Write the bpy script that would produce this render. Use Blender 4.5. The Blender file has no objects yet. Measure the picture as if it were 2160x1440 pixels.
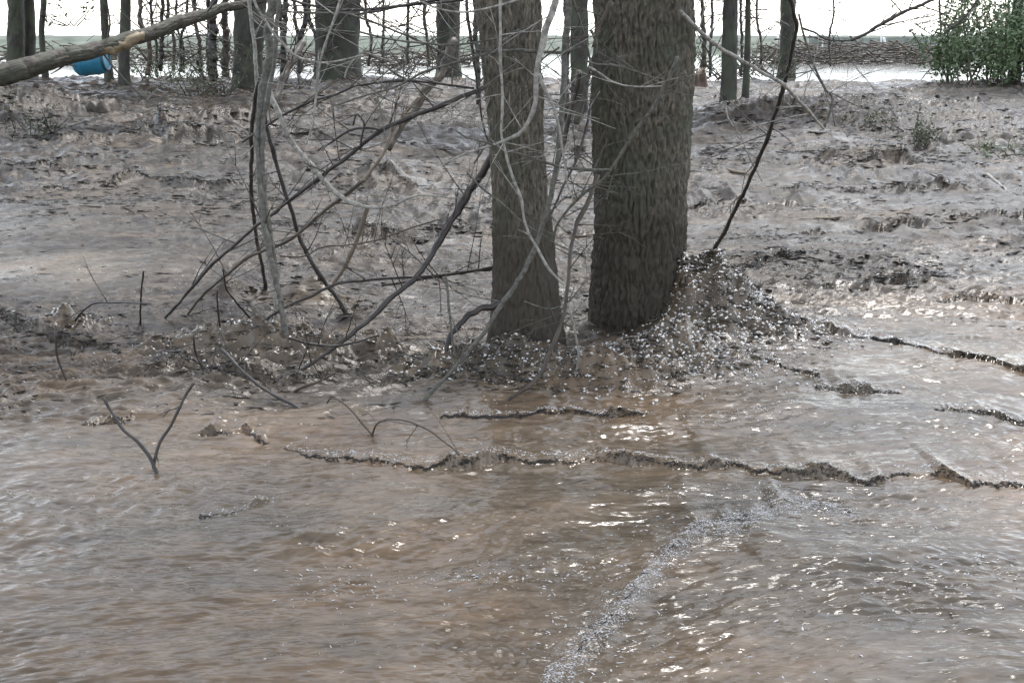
import bpy, math, random
import numpy as np
from mathutils import Vector

# ------------------------------------------------------------------ camera, world, sun, exposure
S = bpy.context.scene
H = 1.8
PITCH = math.radians(16.0)
FPX = 2316.0
cam_d = bpy.data.cameras.new("camera")
cam = bpy.data.objects.new("camera", cam_d)
S.collection.objects.link(cam)
cam.location = (0, 0, H)
cam.rotation_euler = (math.pi / 2 - PITCH, 0, 0)
cam_d.sensor_width = 36.0
cam_d.lens = 36.0 * FPX / 2160.0
cam_d.clip_start = 0.05
cam_d.clip_end = 3000
S.camera = cam

SUN_EL, SUN_AZ = 62.0, 24.0      # degrees; azimuth measured from +Y (away from the camera) towards +X
w = bpy.data.worlds.new("World"); S.world = w; w.use_nodes = True
nt = w.node_tree; nt.nodes.clear()
wo = nt.nodes.new('ShaderNodeOutputWorld'); bg = nt.nodes.new('ShaderNodeBackground')
sky = nt.nodes.new('ShaderNodeTexSky'); sky.sky_type = 'NISHITA'; sky.sun_disc = False
sky.sun_elevation = math.radians(SUN_EL); sky.sun_rotation = math.radians(SUN_AZ)
sky.air_density = 1.0; sky.dust_density = .7; sky.ozone_density = .6
bg.inputs['Strength'].default_value = 0.15
hs = nt.nodes.new('ShaderNodeHueSaturation'); hs.inputs['Saturation'].default_value = .35     # thin overcast
nt.links.new(sky.outputs[0], hs.inputs['Color']); nt.links.new(hs.outputs[0], bg.inputs[0]); nt.links.new(bg.outputs[0], wo.inputs[0])
sd = bpy.data.lights.new("sun", 'SUN'); sd.energy = 1.5; sd.angle = math.radians(10); sd.color = (1, 0.975, 0.95)
sun = bpy.data.objects.new("sun", sd); S.collection.objects.link(sun)
e, a = math.radians(SUN_EL), math.radians(SUN_AZ)
sdir = Vector((math.sin(a) * math.cos(e), math.cos(a) * math.cos(e), math.sin(e)))
sun.rotation_euler = sdir.to_track_quat('Z', 'Y').to_euler()
S.view_settings.view_transform = 'Standard'; S.view_settings.look = 'None'
S.view_settings.exposure = 1.62; S.view_settings.gamma = 1.0
S.cycles.max_bounces = 5; S.cycles.diffuse_bounces = 2; S.cycles.glossy_bounces = 3
S.cycles.transparent_max_bounces = 4; S.cycles.use_denoising = True

# ------------------------------------------------------------------ helpers
R = random.Random(7)
col = S.collection
CP, SP = math.cos(PITCH), math.sin(PITCH)

def ray(px, py):
    u, v = (px - 1080) / FPX, (720 - py) / FPX
    return np.array([u, CP + v * SP, -SP + v * CP])

def at(px, py, Y):
    d = ray(px, py); t = Y / d[1]
    return np.array([0, 0, H]) + t * d

# -- gradient noise
rs = np.random.RandomState(3)
PERM = rs.permutation(1024).astype(np.int64); PERM = np.concatenate([PERM, PERM])
GA = rs.rand(1024) * 2 * np.pi; GX, GY = np.cos(GA), np.sin(GA)

def pn(x, y, seed=0):
    x = np.asarray(x, float) + seed * 17.31; y = np.asarray(y, float) + seed * 9.77
    xi = np.floor(x).astype(np.int64); yi = np.floor(y).astype(np.int64)
    xf = x - xi; yf = y - yi
    u = xf * xf * xf * (xf * (xf * 6 - 15) + 10); v = yf * yf * yf * (yf * (yf * 6 - 15) + 10)
    def g(ix, iy, dx, dy):
        h = PERM[(PERM[ix & 1023] + iy) & 1023]
        return GX[h] * dx + GY[h] * dy
    a = g(xi, yi, xf, yf); b = g(xi + 1, yi, xf - 1, yf)
    c = g(xi, yi + 1, xf, yf - 1); d = g(xi + 1, yi + 1, xf - 1, yf - 1)
    return 1.5 * ((a * (1 - u) + b * u) * (1 - v) + (c * (1 - u) + d * u) * v)

def pnp(x, y, period, seed=0):
    """the same noise, wrapping every `period` units of x"""
    xi = np.floor(x).astype(np.int64); yi = np.floor(y).astype(np.int64); xf = x - xi; yf = y - yi
    u = xf * xf * xf * (xf * (xf * 6 - 15) + 10); v = yf * yf * yf * (yf * (yf * 6 - 15) + 10)
    def g(ix, iy, dx, dy):
        h = PERM[(PERM[(ix % period + seed * 31) & 1023] + iy) & 1023]
        return GX[h] * dx + GY[h] * dy
    a = g(xi, yi, xf, yf); b = g(xi + 1, yi, xf - 1, yf); c = g(xi, yi + 1, xf, yf - 1); d = g(xi + 1, yi + 1, xf - 1, yf - 1)
    return 1.5 * ((a * (1 - u) + b * u) * (1 - v) + (c * (1 - u) + d * u) * v)

def fbm(x, y, n=4, seed=0, gain=0.5):
    s, a = 0, 1.0
    for i in range(n):
        s = s + a * pn(x * 2 ** i, y * 2 ** i, seed + i); a *= gain
    return s

def ss(a, b, x):
    t = np.clip((x - a) / (b - a), 0, 1)
    return t * t * (3 - 2 * t)

# ------------------------------------------------------------------ shape of the flood surface
def base_z(x, y):
    return 0.45 * ss(8, 27, y)

def pix_plane(px, py):
    """where the line of sight meets the smooth base surface"""
    d = ray(px, py); z = 0.0
    for _ in range(12):
        t = (z - H) / d[2]; p = np.array([0, 0, H]) + t * d
        z = 0.5 * z + 0.5 * float(base_z(p[0], p[1]))
    return p

# broken wave fronts: crest lines, height (m), length of the back slope (m), groove depth, jaggedness
FRONTS = [
    ([(-80, 600), (0, 655), (60, 700), (120, 720), (210, 738), (260, 748)], .06, .25, .04, .05),
    ([(600, 940), (640, 960), (700, 972), (760, 975), (800, 972), (880, 982), (990, 982), (1060, 970), (1180, 966), (1290, 970), (1400, 985), (1500, 992), (1545, 985), (1600, 1002), (1700, 1005), (1830, 1018), (1880, 1000), (1940, 995), (1985, 990), (2040, 1015), (2160, 1020), (2300, 1030)], .036, .16, .020, .045),
    ([(930, 882), (1050, 882), (1140, 876), (1200, 870), (1240, 880), (1270, 892), (1330, 885), (1370, 885)], .030, .14, .018, .03),
    ([(1560, 630), (1610, 668), (1680, 695), (1760, 705), (1840, 712), (1920, 725), (2000, 745), (2080, 760), (2160, 785), (2300, 810)], .035, .16, .035, .05),
    ([(1150, 1430), (1200, 1390), (1270, 1310), (1340, 1250), (1400, 1170), (1480, 1120), (1560, 1095), (1640, 1065), (1690, 1058), (1740, 1065), (1800, 1068)], .028, .16, .0, .03),
    ([(1720, 812), (1800, 822), (1850, 825), (1900, 830)], .03, .1, .03, .03),
    ([(1970, 865), (2060, 868), (2110, 882), (2160, 890), (2260, 900)], .03, .1, .03, .03),
    ([(1550, 768), (1640, 770), (1680, 785), (1730, 792)], .025, .1, .02, .02),
    ([(420, 1085), (480, 1080), (540, 1060), (580, 1055)], .015, .06, .02, .02),
    ([(1540, 580), (1600, 560), (1640, 545), (1740, 530), (1800, 560), (1850, 590), (1900, 600), (1960, 585), (2010, 585)], .08, .3, .04, .10),
    ([(220, 305), (260, 280), (300, 258), (340, 262), (370, 300), (430, 303), (480, 300), (530, 288)], .20, .9, .10, .35),
    ([(-100, 220), (0, 240), (60, 262), (120, 290), (200, 303)], .20, 1.0, .10, .35),
    ([(1480, 322), (1600, 320), (1700, 330), (1800, 335), (1960, 342), (2080, 345)], .13, .6, .08, .12),
    ([(470, 655), (540, 690), (600, 702), (700, 690), (760, 655)], -.06, .2, .05, .05),
    ([(830, 800), (900, 790), (960, 800), (1080, 812), (1150, 815)], .05, .2, .03, .05),
    ([(300, 770), (380, 775), (450, 785), (520, 795), (600, 805), (700, 790)], .05, .2, .04, .06),
    ([(90, 405), (200, 395), (300, 380), (400, 388), (520, 400)], .10, .5, .05, .15),
    ([(-60, 350), (60, 352), (200, 335)], .12, .6, .05, .15),
    ([(560, 470), (700, 488), (820, 500), (930, 490), (1040, 498)], .09, .4, .05, .12),
    ([(680, 395), (760, 380), (840, 390), (880, 405)], .12, .4, .05, .12),
    ([(1460, 500), (1600, 505), (1750, 490), (1950, 470), (2160, 455), (2300, 450)], .06, .35, .04, .12),
    ([(1650, 405), (1800, 400), (1980, 395), (2160, 415)], .08, .45, .05, .15),
    ([(1460, 440), (1560, 430), (1700, 440)], .06, .35, .04, .12),
    ([(1950, 640), (2050, 625), (2160, 640), (2280, 650)], .04, .2, .03, .06),
    ([(180, 890), (230, 888), (275, 882)], .03, .1, .03, .03),
    ([(410, 920), (450, 912), (520, 905), (560, 930)], .035, .1, .04, .04),
]
FR = []
for pts, A, L, G, J in FRONTS:
    P = np.array([pix_plane(*p)[:2] for p in pts])
    o = np.argsort(P[:, 0]); P = P[o]
    FR.append((P[:, 0], P[:, 1], A, L, G, J))

# heaps and hollows: pixel on the ground, height, radius x, radius y
BUMPS = [
    (1465, 690, .37, .27, .32), (1580, 700, .19, .34, .26), (1410, 770, .22, .36, .22), (1280, 800, .11, .30, .16),
    (1090, 760, .12, .28, .14), (930, 775, .06, .2, .15), (810, 745, .09, .12, .12),
    (600, 745, .13, .40, .22), (450, 735, .08, .3, .2), (160, 690, .10, .2, .2),
    (560, 690, -.07, .4, .2), (690, 670, -.07, .25, .25), (480, 625, .14, .22, .22), (660, 625, .12, .24, .14),
    (60, 235, .35, 1.1, 1.2), (430, 270, .25, 1.0, .8), (1850, 250, .30, 2.2, 2.2), (1650, 250, .15, 1.0, 1.0),
    (790, 385, .15, .3, .3), (1700, 300, .12, .6, .6), (1480, 150, .2, .7, .7),
    (1560, 1130, .03, .25, .15), (1300, 900, .02, .5, .15), (1640, 860, .03, .4, .2), (1000, 930, -.015, .8, .12),
    (350, 560, .05, .6, .6), (1000, 1180, -.02, .6, .15), (1800, 1180, .03, .4, .2),
]
BP = [(pix_plane(px, py), A, rx, ry) for px, py, A, rx, ry in BUMPS]

TREE_A = pix_plane(1352, 668); TREE_B = pix_plane(1112, 722)

CALM = [(pix_plane(px, py), k, rx, ry) for px, py, k, rx, ry in [
    (700, 690, 1.0, .30, .22), (640, 640, .6, .3, .3), (180, 570, .75, .9, .8), (60, 450, .5, 1.2, 1.2), (1560, 840, 1, .4, .3), (900, 640, .5, .35, .5), (2050, 560, .5, .6, .8), (1850, 860, .8, .8, .5)]]

def chop_mask(x, y):
    """0 where the fast water runs smooth, 1 where mud, foam and litter churn"""
    th_ = np.interp(x, [-2.4, -1.2, -.4, .6, 1.2, 2.2, 3], [4.75, 5.0, 5.5, 5.7, 6.5, 6.9, 7.0]) + .35 * pn(x * .8, y * .8, 4) + .15 * pn(x * 3, y * 4, 5)
    m = ss(-.7, 1.3, y - th_)
    for (p, k, rx, ry) in CALM:
        m = m * (1 - k * np.exp(-(((x - p[0]) / rx) ** 2 + ((y - p[1]) / ry) ** 2) ** 2))
    for (p, A, rx, ry) in BP[:10]:
        m = np.maximum(m, np.exp(-(((x - p[0]) / (rx * 1.3)) ** 2 + ((y - p[1]) / (ry * 1.3)) ** 2)))
    return np.clip(m, 0, 1)

def churn_mask(x, y, near=False):
    m = 0
    for i in (0, 1, 2, 3, 4, 5, 6, 7, 8, 9):
        (p, A, rx, ry) = BP[i]
        m = np.maximum(m, np.exp(-(((x - p[0]) / (rx * 1.2)) ** 2 + ((y - p[1]) / (ry * 1.2)) ** 2) ** 2))
    for i in (() if near else (14, 15, 16, 17)):
        (p, A, rx, ry) = BP[i]
        m = np.maximum(m, .8 * np.exp(-(((x - p[0]) / (rx * 1.5)) ** 2 + ((y - p[1]) / (ry * 1.4)) ** 2) ** 2))
    return m

def front_d(i, x, y):
    gx, gy, A, L, G, J = FR[i]
    g = np.interp(x, gx, gy)
    sc = 1.0 / max(L, .08)
    g = g + J * (pn(x * sc * .7, x * 0 + i, 31) + .55 * pn(x * sc * 2.1, x * 0 + i, 32))
    d0 = y - g; fl = max(.006, L * .05)
    D = np.clip(gy.mean() / 5, .8, 4); k_ = 1 / D
    near_ = np.exp(-(d0 / (5 * fl + .02)) ** 2)
    g = g + near_ * (.30 * J * pn(x * sc * 6, x * 0 + i, 33) + (.012 * pn(x * 28 * k_, y * 26 * k_ + i, 34) + .007 * pn(x * 60 * k_, y * 60 * k_ + i, 37)) * D)
    ends = ss(gx[0] - .02, gx[0] + .15 * (gx[-1] - gx[0]) + .02, x) * (1 - ss(gx[-1] - .15 * (gx[-1] - gx[0]) - .02, gx[-1] + .02, x))
    amp = np.clip(.45 + 1.5 * pn(x * sc * .45, x * 0 + i * 3, 35) + .9 * pn(x * sc * 1.7, x * 0 + i * 3, 36), (.25 if i == 1 else .04), 1.5)
    return y - g, ends * amp, A, L, G

RIP = [(pix_plane(px, py), rx, ry) for px, py, rx, ry in [(1480, 890, .3, .12), (990, 1205, .10, .08), (1190, 1200, .15, .10), (1620, 875, .2, .1), (720, 1230, .15, .1),
       (1360, 1230, .22, .25), (1500, 1120, .25, .12), (1780, 1060, .3, .06), (1900, 1250, .4, .2), (1250, 1340, .15, .12), (2080, 1200, .2, .1), (1440, 1040, .2, .06)]]

def surface(x, y, fine=True):
    x = np.asarray(x, float); y = np.asarray(y, float)
    z = base_z(x, y)
    for (p, A, rx, ry) in BP:
        q = ((x - p[0]) / rx) ** 2 + ((y - p[1]) / ry) ** 2
        z = z + A * np.exp(-q) * (1 + .35 * pn(x / rx * 1.6, y / ry * 1.6, 8))
    for i in range(len(FR)):
        d, m, A, L, G = front_d(i, x, y)
        fl = (max(.018, L * .12) if L < .4 else L * .3) if G > 0 else .05
        z = z + m * A * np.where(d > 0, np.exp(-np.maximum(d, 0) / L), np.exp(np.minimum(d, 0) / fl))
        z = z - m * G * .7 * np.exp(-((d + fl * 1.3) / (fl * .8)) ** 2)
    if not fine:
        return z
    cm = chop_mask(x, y); ch = churn_mask(x, y)
    # flow coordinates: streaks run along x with a slight climb to the right
    wx = x + .25 * pn(x * .7, y * .7, 11); wy = y + .22 * pn(x * .6, y * .9, 12) - .10 * x
    calm = 1 - cm
    near = 1 - ss(8, 22, y)
    # smooth water: long low swells, then fine stretched ripples
    z = z + calm * (.022 * pn(wx * .9, wy * 2.0, 13) + .011 * pn(wx * 1.8, wy * 4.6, 14) + .006 * pn(wx * 4.0, wy * 10, 15)
                    + .0035 * pn(wx * 9, wy * 21, 16) + .0020 * pn(wx * 20, wy * 42, 17))
    rip = ss(-.05, .45, pn(wx * 1.3, wy * 2.3, 18))
    for (p, rx, ry) in RIP:
        rip = np.maximum(rip, 1.5 * np.exp(-((x - p[0]) / rx) ** 2 - ((y - p[1]) / ry) ** 2))
    z = z + calm * rip * (.007 * pn(wx * 10, wy * 24, 19) + .003 * pn(wx * 22, wy * 46, 20))
    # chop: peaky short waves, longer with distance
    far = ss(7, 20, y)
    s1 = 1.0 / (1 + .8 * far)
    a1 = 1.0 + .35 * far
    sx_ = s1 * (.62 - .12 * ss(6.5, 10, y))
    n1 = 1 - np.abs(pn(wx * 2.4 * sx_, wy * 4.6 * s1, 21)) * 1.9
    n2 = 1 - np.abs(pn(wx * 6.5 * sx_, wy * 12 * s1, 22)) * 1.9
    n3 = pn(wx * 15 * sx_, wy * 27 * s1, 23)
    n4 = pn(wx * 32 * sx_, wy * 50 * s1, 24)
    patch = .55 + .6 * ss(-.35, .35, pn(x * .55, y * .45, 25))
    smoothleft = 1 - .55 * ss(-1.2, -2.4, x) * ss(6.2, 7.2, y) * (1 - ss(10, 13, y))
    z = z + cm * (.4 + far) * (.06 * pn(wx * .7, wy * 1.9, 81) + .05 * np.abs(pn(wx * .9, wy * 3.0, 82)))
    z = z + cm * a1 * patch * smoothleft * (.038 * n1 + .040 * n2 + .026 * n3 + .012 * n4 - .045)
    # churned lumps
    k1 = np.abs(pn(x * 9, y * 9, 26)); k2 = np.abs(pn(x * 19, y * 19, 27)); k3 = pn(x * 40, y * 40, 28)
    z = z + ch * (.05 * (np.abs(pn(x * 6, y * 5, 29)) - .3) + .06 * (k1 - .3) + .022 * (k2 - .3) + .006 * k3)
    return z

def ground_hit(px, py):
    d = ray(px, py)
    t = np.exp(np.linspace(math.log(1.5), math.log(90), 1600))
    X, Y, Z = d[0] * t, d[1] * t, H + d[2] * t
    hh = surface(X, Y, False)
    k = np.argmax(Z < hh)
    if not (Z < hh).any(): k = len(t) - 1
    return np.array([X[k], Y[k], Z[k]])

# ------------------------------------------------------------------ materials
def mat(name):
    m = bpy.data.materials.new(name); m.use_nodes = True
    n = m.node_tree.nodes; b = n['Principled BSDF']
    return m, m.node_tree, b

def ramp(nt, src, stops):
    r = nt.nodes.new('ShaderNodeValToRGB')
    el = r.color_ramp.elements
    while len(el) < len(stops): el.new(.5)
    for e, (p, c) in zip(el, stops): e.position = p; e.color = (*c, 1)
    nt.links.new(src, r.inputs[0]); return r.outputs[0]

def noise(nt, scale, detail=4, vec=None, rough=.55, vscale=None):
    n = nt.nodes.new('ShaderNodeTexNoise'); n.inputs['Scale'].default_value = scale
    n.inputs['Detail'].default_value = detail; n.inputs['Roughness'].default_value = rough
    g = nt.nodes.new('ShaderNodeNewGeometry'); v = g.outputs['Position'] if vec is None else vec
    if vscale:
        mp = nt.nodes.new('ShaderNodeMapping'); mp.inputs['Scale'].default_value = vscale
        nt.links.new(v, mp.inputs[0]); v = mp.outputs[0]
    nt.links.new(v, n.inputs['Vector'])
    return n.outputs['Fac']

def bump(nt, b, src, dist, strength=1.0, prev=None):
    n = nt.nodes.new('ShaderNodeBump'); n.inputs['Distance'].default_value = dist; n.inputs['Strength'].default_value = strength
    nt.links.new(src, n.inputs['Height'])
    if prev: nt.links.new(prev, n.inputs['Normal'])
    nt.links.new(n.outputs[0], b.inputs['Normal']); return n.outputs[0]

def mix(nt, f, a, b2):
    m = nt.nodes.new('ShaderNodeMix'); m.data_type = 'RGBA'
    for s, v in ((m.inputs[0], f), (m.inputs[6], a), (m.inputs[7], b2)):
        if isinstance(v, (float, int)): s.default_value = v
        elif isinstance(v, tuple): s.default_value = (*v, 1)
        else: nt.links.new(v, s)
    return m.outputs[2]

def mud_material():
    m, nt, b = mat("wet_mud")
    at_ = nt.nodes.new('ShaderNodeAttribute'); at_.attribute_name = 'silt'
    c = ramp(nt, at_.outputs['Fac'], [(0, (.205, .143, .090)), (.45, (.160, .126, .090)), (1, (.056, .048, .036))])
    n1 = noise(nt, 1.0, 6, vscale=(9, 22, 9))
    n2 = noise(nt, 1.0, 5, vscale=(1.4, 3.2, 2))
    c2 = mix(nt, n2, c, (.075, .060, .045))
    c = mix(nt, .55, c, c2)
    ac = nt.nodes.new('ShaderNodeAttribute'); ac.attribute_name = 'churn'
    st = ramp(nt, noise(nt, 1.0, 6, vscale=(2.4, 7.0, 3), rough=.75), [(.40, (.25,) * 3), (.54, (1,) * 3)])
    ml = nt.nodes.new('ShaderNodeMath'); ml.operation = 'MULTIPLY'; nt.links.new(st, ml.inputs[0]); nt.links.new(ac.outputs['Fac'], ml.inputs[1])
    c = mix(nt, ml.outputs[0], c, (.020, .015, .011))  # dark streaks in the colour stand for the shaded faces of the chop
    c3 = ramp(nt, n1, [(.3, (.6, .58, .55)), (.7, (1.25, 1.25, 1.25))])
    mm = nt.nodes.new('ShaderNodeMix'); mm.data_type = 'RGBA'; mm.blend_type = 'MULTIPLY'; mm.inputs[0].default_value = 1
    nt.links.new(c, mm.inputs[6]); nt.links.new(c3, mm.inputs[7])
    nt.links.new(mm.outputs[2], b.inputs['Base Color'])
    rn = ramp(nt, noise(nt, 1.0, 3, vscale=(3, 7, 3)), [(.3, (.11,) * 3), (.75, (.27,) * 3)])
    rc = ramp(nt, noise(nt, 1.0, 4, vscale=(1.3, 5.5, 2)), [(.38, (.20,) * 3), (.62, (.48,) * 3)])
    rr = mix(nt, ac.outputs['Fac'], rn, rc)
    sp = nt.nodes.new('ShaderNodeMapRange'); nt.links.new(ac.outputs['Fac'], sp.inputs[0]); sp.inputs[3].default_value = .5; sp.inputs[4].default_value = .36
    nt.links.new(sp.outputs[0], b.inputs['Specular IOR Level'])
    nt.links.new(rr, b.inputs['Roughness'])
    b.inputs['IOR'].default_value = 1.42
    bn = nt.nodes.new('ShaderNodeBump'); bn.inputs['Distance'].default_value = .009; bn.inputs['Strength'].default_value = .6
    nt.links.new(noise(nt, 1.0, 2, vscale=(12, 34, 20)), bn.inputs['Height'])
    b2 = nt.nodes.new('ShaderNodeBump'); b2.inputs['Distance'].default_value = .014
    nt.links.new(ac.outputs['Fac'], b2.inputs['Strength'])
    nt.links.new(noise(nt, 1.0, 4, vscale=(38, 70, 40)), b2.inputs['Height']); nt.links.new(bn.outputs[0], b2.inputs['Normal'])
    nt.links.new(b2.outputs[0], b.inputs['Normal'])
    return m

def bark_material(name, dark, light, moss=None, mud=None, vs=(30, 30, 5), mudtop=.6, bd=.01):
    m, nt, b = mat(name)
    n = noise(nt, 1.0, 6, vscale=vs, rough=.65)
    c = ramp(nt, n, [(.34, dark), (.56, tuple((a_ + b_) * .45 for a_, b_ in zip(dark, light))), (.74, light)])
    if moss:
        k = ramp(nt, noise(nt, 3.0, 5), [(.45, (0,) * 3), (.62, (1,) * 3)])
        c = mix(nt, k, c, moss)
    if mud:
        g = nt.nodes.new('ShaderNodeNewGeometry'); sx = nt.nodes.new('ShaderNodeSeparateXYZ'); nt.links.new(g.outputs['Position'], sx.inputs[0])
        ad = nt.nodes.new('ShaderNodeMath'); ad.operation = 'MULTIPLY_ADD'; ad.inputs[1].default_value = .9; ad.inputs[2].default_value = 0
        nt.links.new(noise(nt, 5.0, 5), ad.inputs[0])
        sb = nt.nodes.new('ShaderNodeMath'); sb.operation = 'ADD'; nt.links.new(ad.outputs[0], sb.inputs[0]); nt.links.new(sx.outputs[2], sb.inputs[1])
        k = ramp(nt, sb.outputs[0], [(0.0, (1,) * 3), (1, (1,) * 3)])
        mr = nt.nodes.new('ShaderNodeMapRange'); nt.links.new(sb.outputs[0], mr.inputs[0])
        mr.inputs[1].default_value = mudtop; mr.inputs[2].default_value = mudtop + .35; mr.inputs[3].default_value = 1; mr.inputs[4].default_value = 0
        c = mix(nt, mr.outputs[0], c, mix(nt, n, tuple(v * .6 for v in mud), mud))
    nt.links.new(c, b.inputs['Base Color'])
    b.inputs['Roughness'].default_value = .75
    bump(nt, b, n, bd, 1.0)
    return m

def simple(name, c1, c2, scale=8, rough=.6, bd=.003):
    m, nt, b = mat(name)
    n = noise(nt, scale, 5)
    nt.links.new(ramp(nt, n, [(.3, c1), (.7, c2)]), b.inputs['Base Color'])
    b.inputs['Roughness'].default_value = rough
    bump(nt, b, n, bd, .6); return m

M = {
    'mud': mud_material(),
    'bark_big': bark_material('trunk_bark', (.013, .011, .009), (.24, .205, .150), moss=(.058, .058, .038), mud=(.058, .046, .033), vs=(55, 55, 17), mudtop=1.0, bd=.012),
    'bark_far': bark_material('distant_bark', (.022, .02, .018), (.08, .072, .06), moss=(.055, .065, .04), vs=(14, 14, 5)),
    'bark_log': bark_material('log_bark', (.018, .016, .013), (.12, .105, .08), moss=(.045, .046, .030), vs=(9, 14, 14)),
    'peeled': simple('peeled_wood', (.10, .065, .03), (.22, .18, .11), 9),
    'pale': simple('bleached_twig_wood', (.10, .095, .085), (.36, .345, .31), 35, .7),
    'grey': simple('grey_stem_bark', (.03, .029, .024), (.13, .125, .105), 45, .75),
    'dark': simple('dark_wet_bark', (.012, .010, .009), (.045, .037, .032), 18, .45),
    'brown': simple('brown_branch_bark', (.025, .019, .014), (.085, .066, .046), 16, .55),
    'tan': simple('tan_barkless_wood', (.07, .052, .033), (.16, .125, .085), 16, .55),
    'stump': simple('broken_stump_wood', (.04, .022, .014), (.11, .065, .038), 9, .7),
    'leafgreen': simple('green_leaf', (.06, .10, .045), (.16, .22, .11), 6, .5),
    'leafdull': simple('dull_leaf', (.03, .045, .022), (.085, .10, .05), 6, .6),
    'litter': simple('litter_and_wave_shade', (.008, .007, .006), (.042, .036, .029), 11, .4),
    'panel': simple('weathered_pale_panel', (.17, .20, .18), (.34, .37, .34), 1.5, .8),
    'lump': simple('wet_lump_mud', (.022, .017, .012), (.085, .068, .050), 30, .2),
    'crumb': simple('bark_and_shade_crumbs', (.006, .005, .004), (.022, .018, .015), 30, .35),
    'foam': simple('foam_and_glints', (.50, .49, .48), (.78, .77, .76), 60, .25),
    'blue': simple('faded_blue_plastic', (.015, .13, .22), (.03, .20, .32), 4, .45, .0005),
    'blackhoop': simple('dark_blue_plastic', (.01, .05, .08), (.02, .08, .12), 4, .45, .0005),
    'bank': simple('grassy_bank', (.05, .065, .045), (.13, .15, .12), .9, .9, .05),
    'ground': simple('flooded_ground', (.035, .03, .025), (.06, .055, .048), .4, .6, .02),
    'white': simple('white_paint', (.7, .7, .7), (.8, .8, .8), 3, .5),
}
mw, ntw, bw = mat('muddy_water')
bw.inputs['Base Color'].default_value = (.16, .155, .14, 1); bw.inputs['Roughness'].default_value = .12; bw.inputs['IOR'].default_value = 1.33
bump(ntw, bw, noise(ntw, 1, 3, vscale=(1.5, 3, 1)), .05, .5)
M['water'] = mw

# ------------------------------------------------------------------ mesh plumbing
def link(me_name, V, F, m, parent=None, smooth=True, loc=None):
    V = np.asarray(V, float).reshape(-1, 3)
    me = bpy.data.meshes.new(me_name)
    if isinstance(F, np.ndarray):
        nv = F.shape[1]
        me.vertices.add(len(V)); me.vertices.foreach_set('co', V.ravel())
        me.loops.add(F.size); me.loops.foreach_set('vertex_index', F.ravel().astype(np.int32))
        me.polygons.add(len(F)); me.polygons.foreach_set('loop_start', np.arange(0, F.size, nv, dtype=np.int32))
        me.polygons.foreach_set('loop_total', np.full(len(F), nv, dtype=np.int32))
        me.update(calc_edges=True)
    else:
        me.from_pydata([tuple(v) for v in V], [], F); me.update()
    if smooth: me.shade_smooth()
    me.materials.append(m)
    o = bpy.data.objects.new(me_name, me); col.objects.link(o)
    if parent: o.parent = parent
    return o

def tag(o, label=None, cat=None, group=None, kind=None):
    if label: o['label'] = label
    if cat: o['category'] = cat
    if group: o['group'] = group
    if kind: o['kind'] = kind
    return o

def empty(name, loc=(0, 0, 0)):
    o = bpy.data.objects.new(name, None); col.objects.link(o); o.empty_display_size = .1
    return o     # children keep world coordinates: the empty stays at the origin until settle() moves it

def settle(o, loc):
    """put the Empty at the thing's base and take the offset out of its children"""
    o.location = loc
    for c in o.children: c.location = (-loc[0], -loc[1], -loc[2])

def crom(P, n):
    """Catmull-Rom through the rows of P, n samples"""
    P = np.asarray(P, float)
    if len(P) == 2: P = np.array([P[0], (P[0] + P[1]) / 2, P[1]])
    Q = np.vstack([2 * P[0] - P[1], P, 2 * P[-1] - P[-2]])
    seg = np.linalg.norm(np.diff(P[:, :3], axis=0), axis=1); cum = np.concatenate([[0], np.cumsum(seg)])
    s = np.linspace(0, cum[-1], n); out = np.empty((n, P.shape[1]))
    for k, v in enumerate(s):
        i = min(np.searchsorted(cum, v, 'right') - 1, len(P) - 2); t = (v - cum[i]) / max(seg[i], 1e-9)
        p0, p1, p2, p3 = Q[i], Q[i + 1], Q[i + 2], Q[i + 3]
        out[k] = .5 * (2 * p1 + (p2 - p0) * t + (2 * p0 - 5 * p1 + 4 * p2 - p3) * t * t + (3 * p1 - p0 - 3 * p2 + p3) * t ** 3)
    return out

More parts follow.
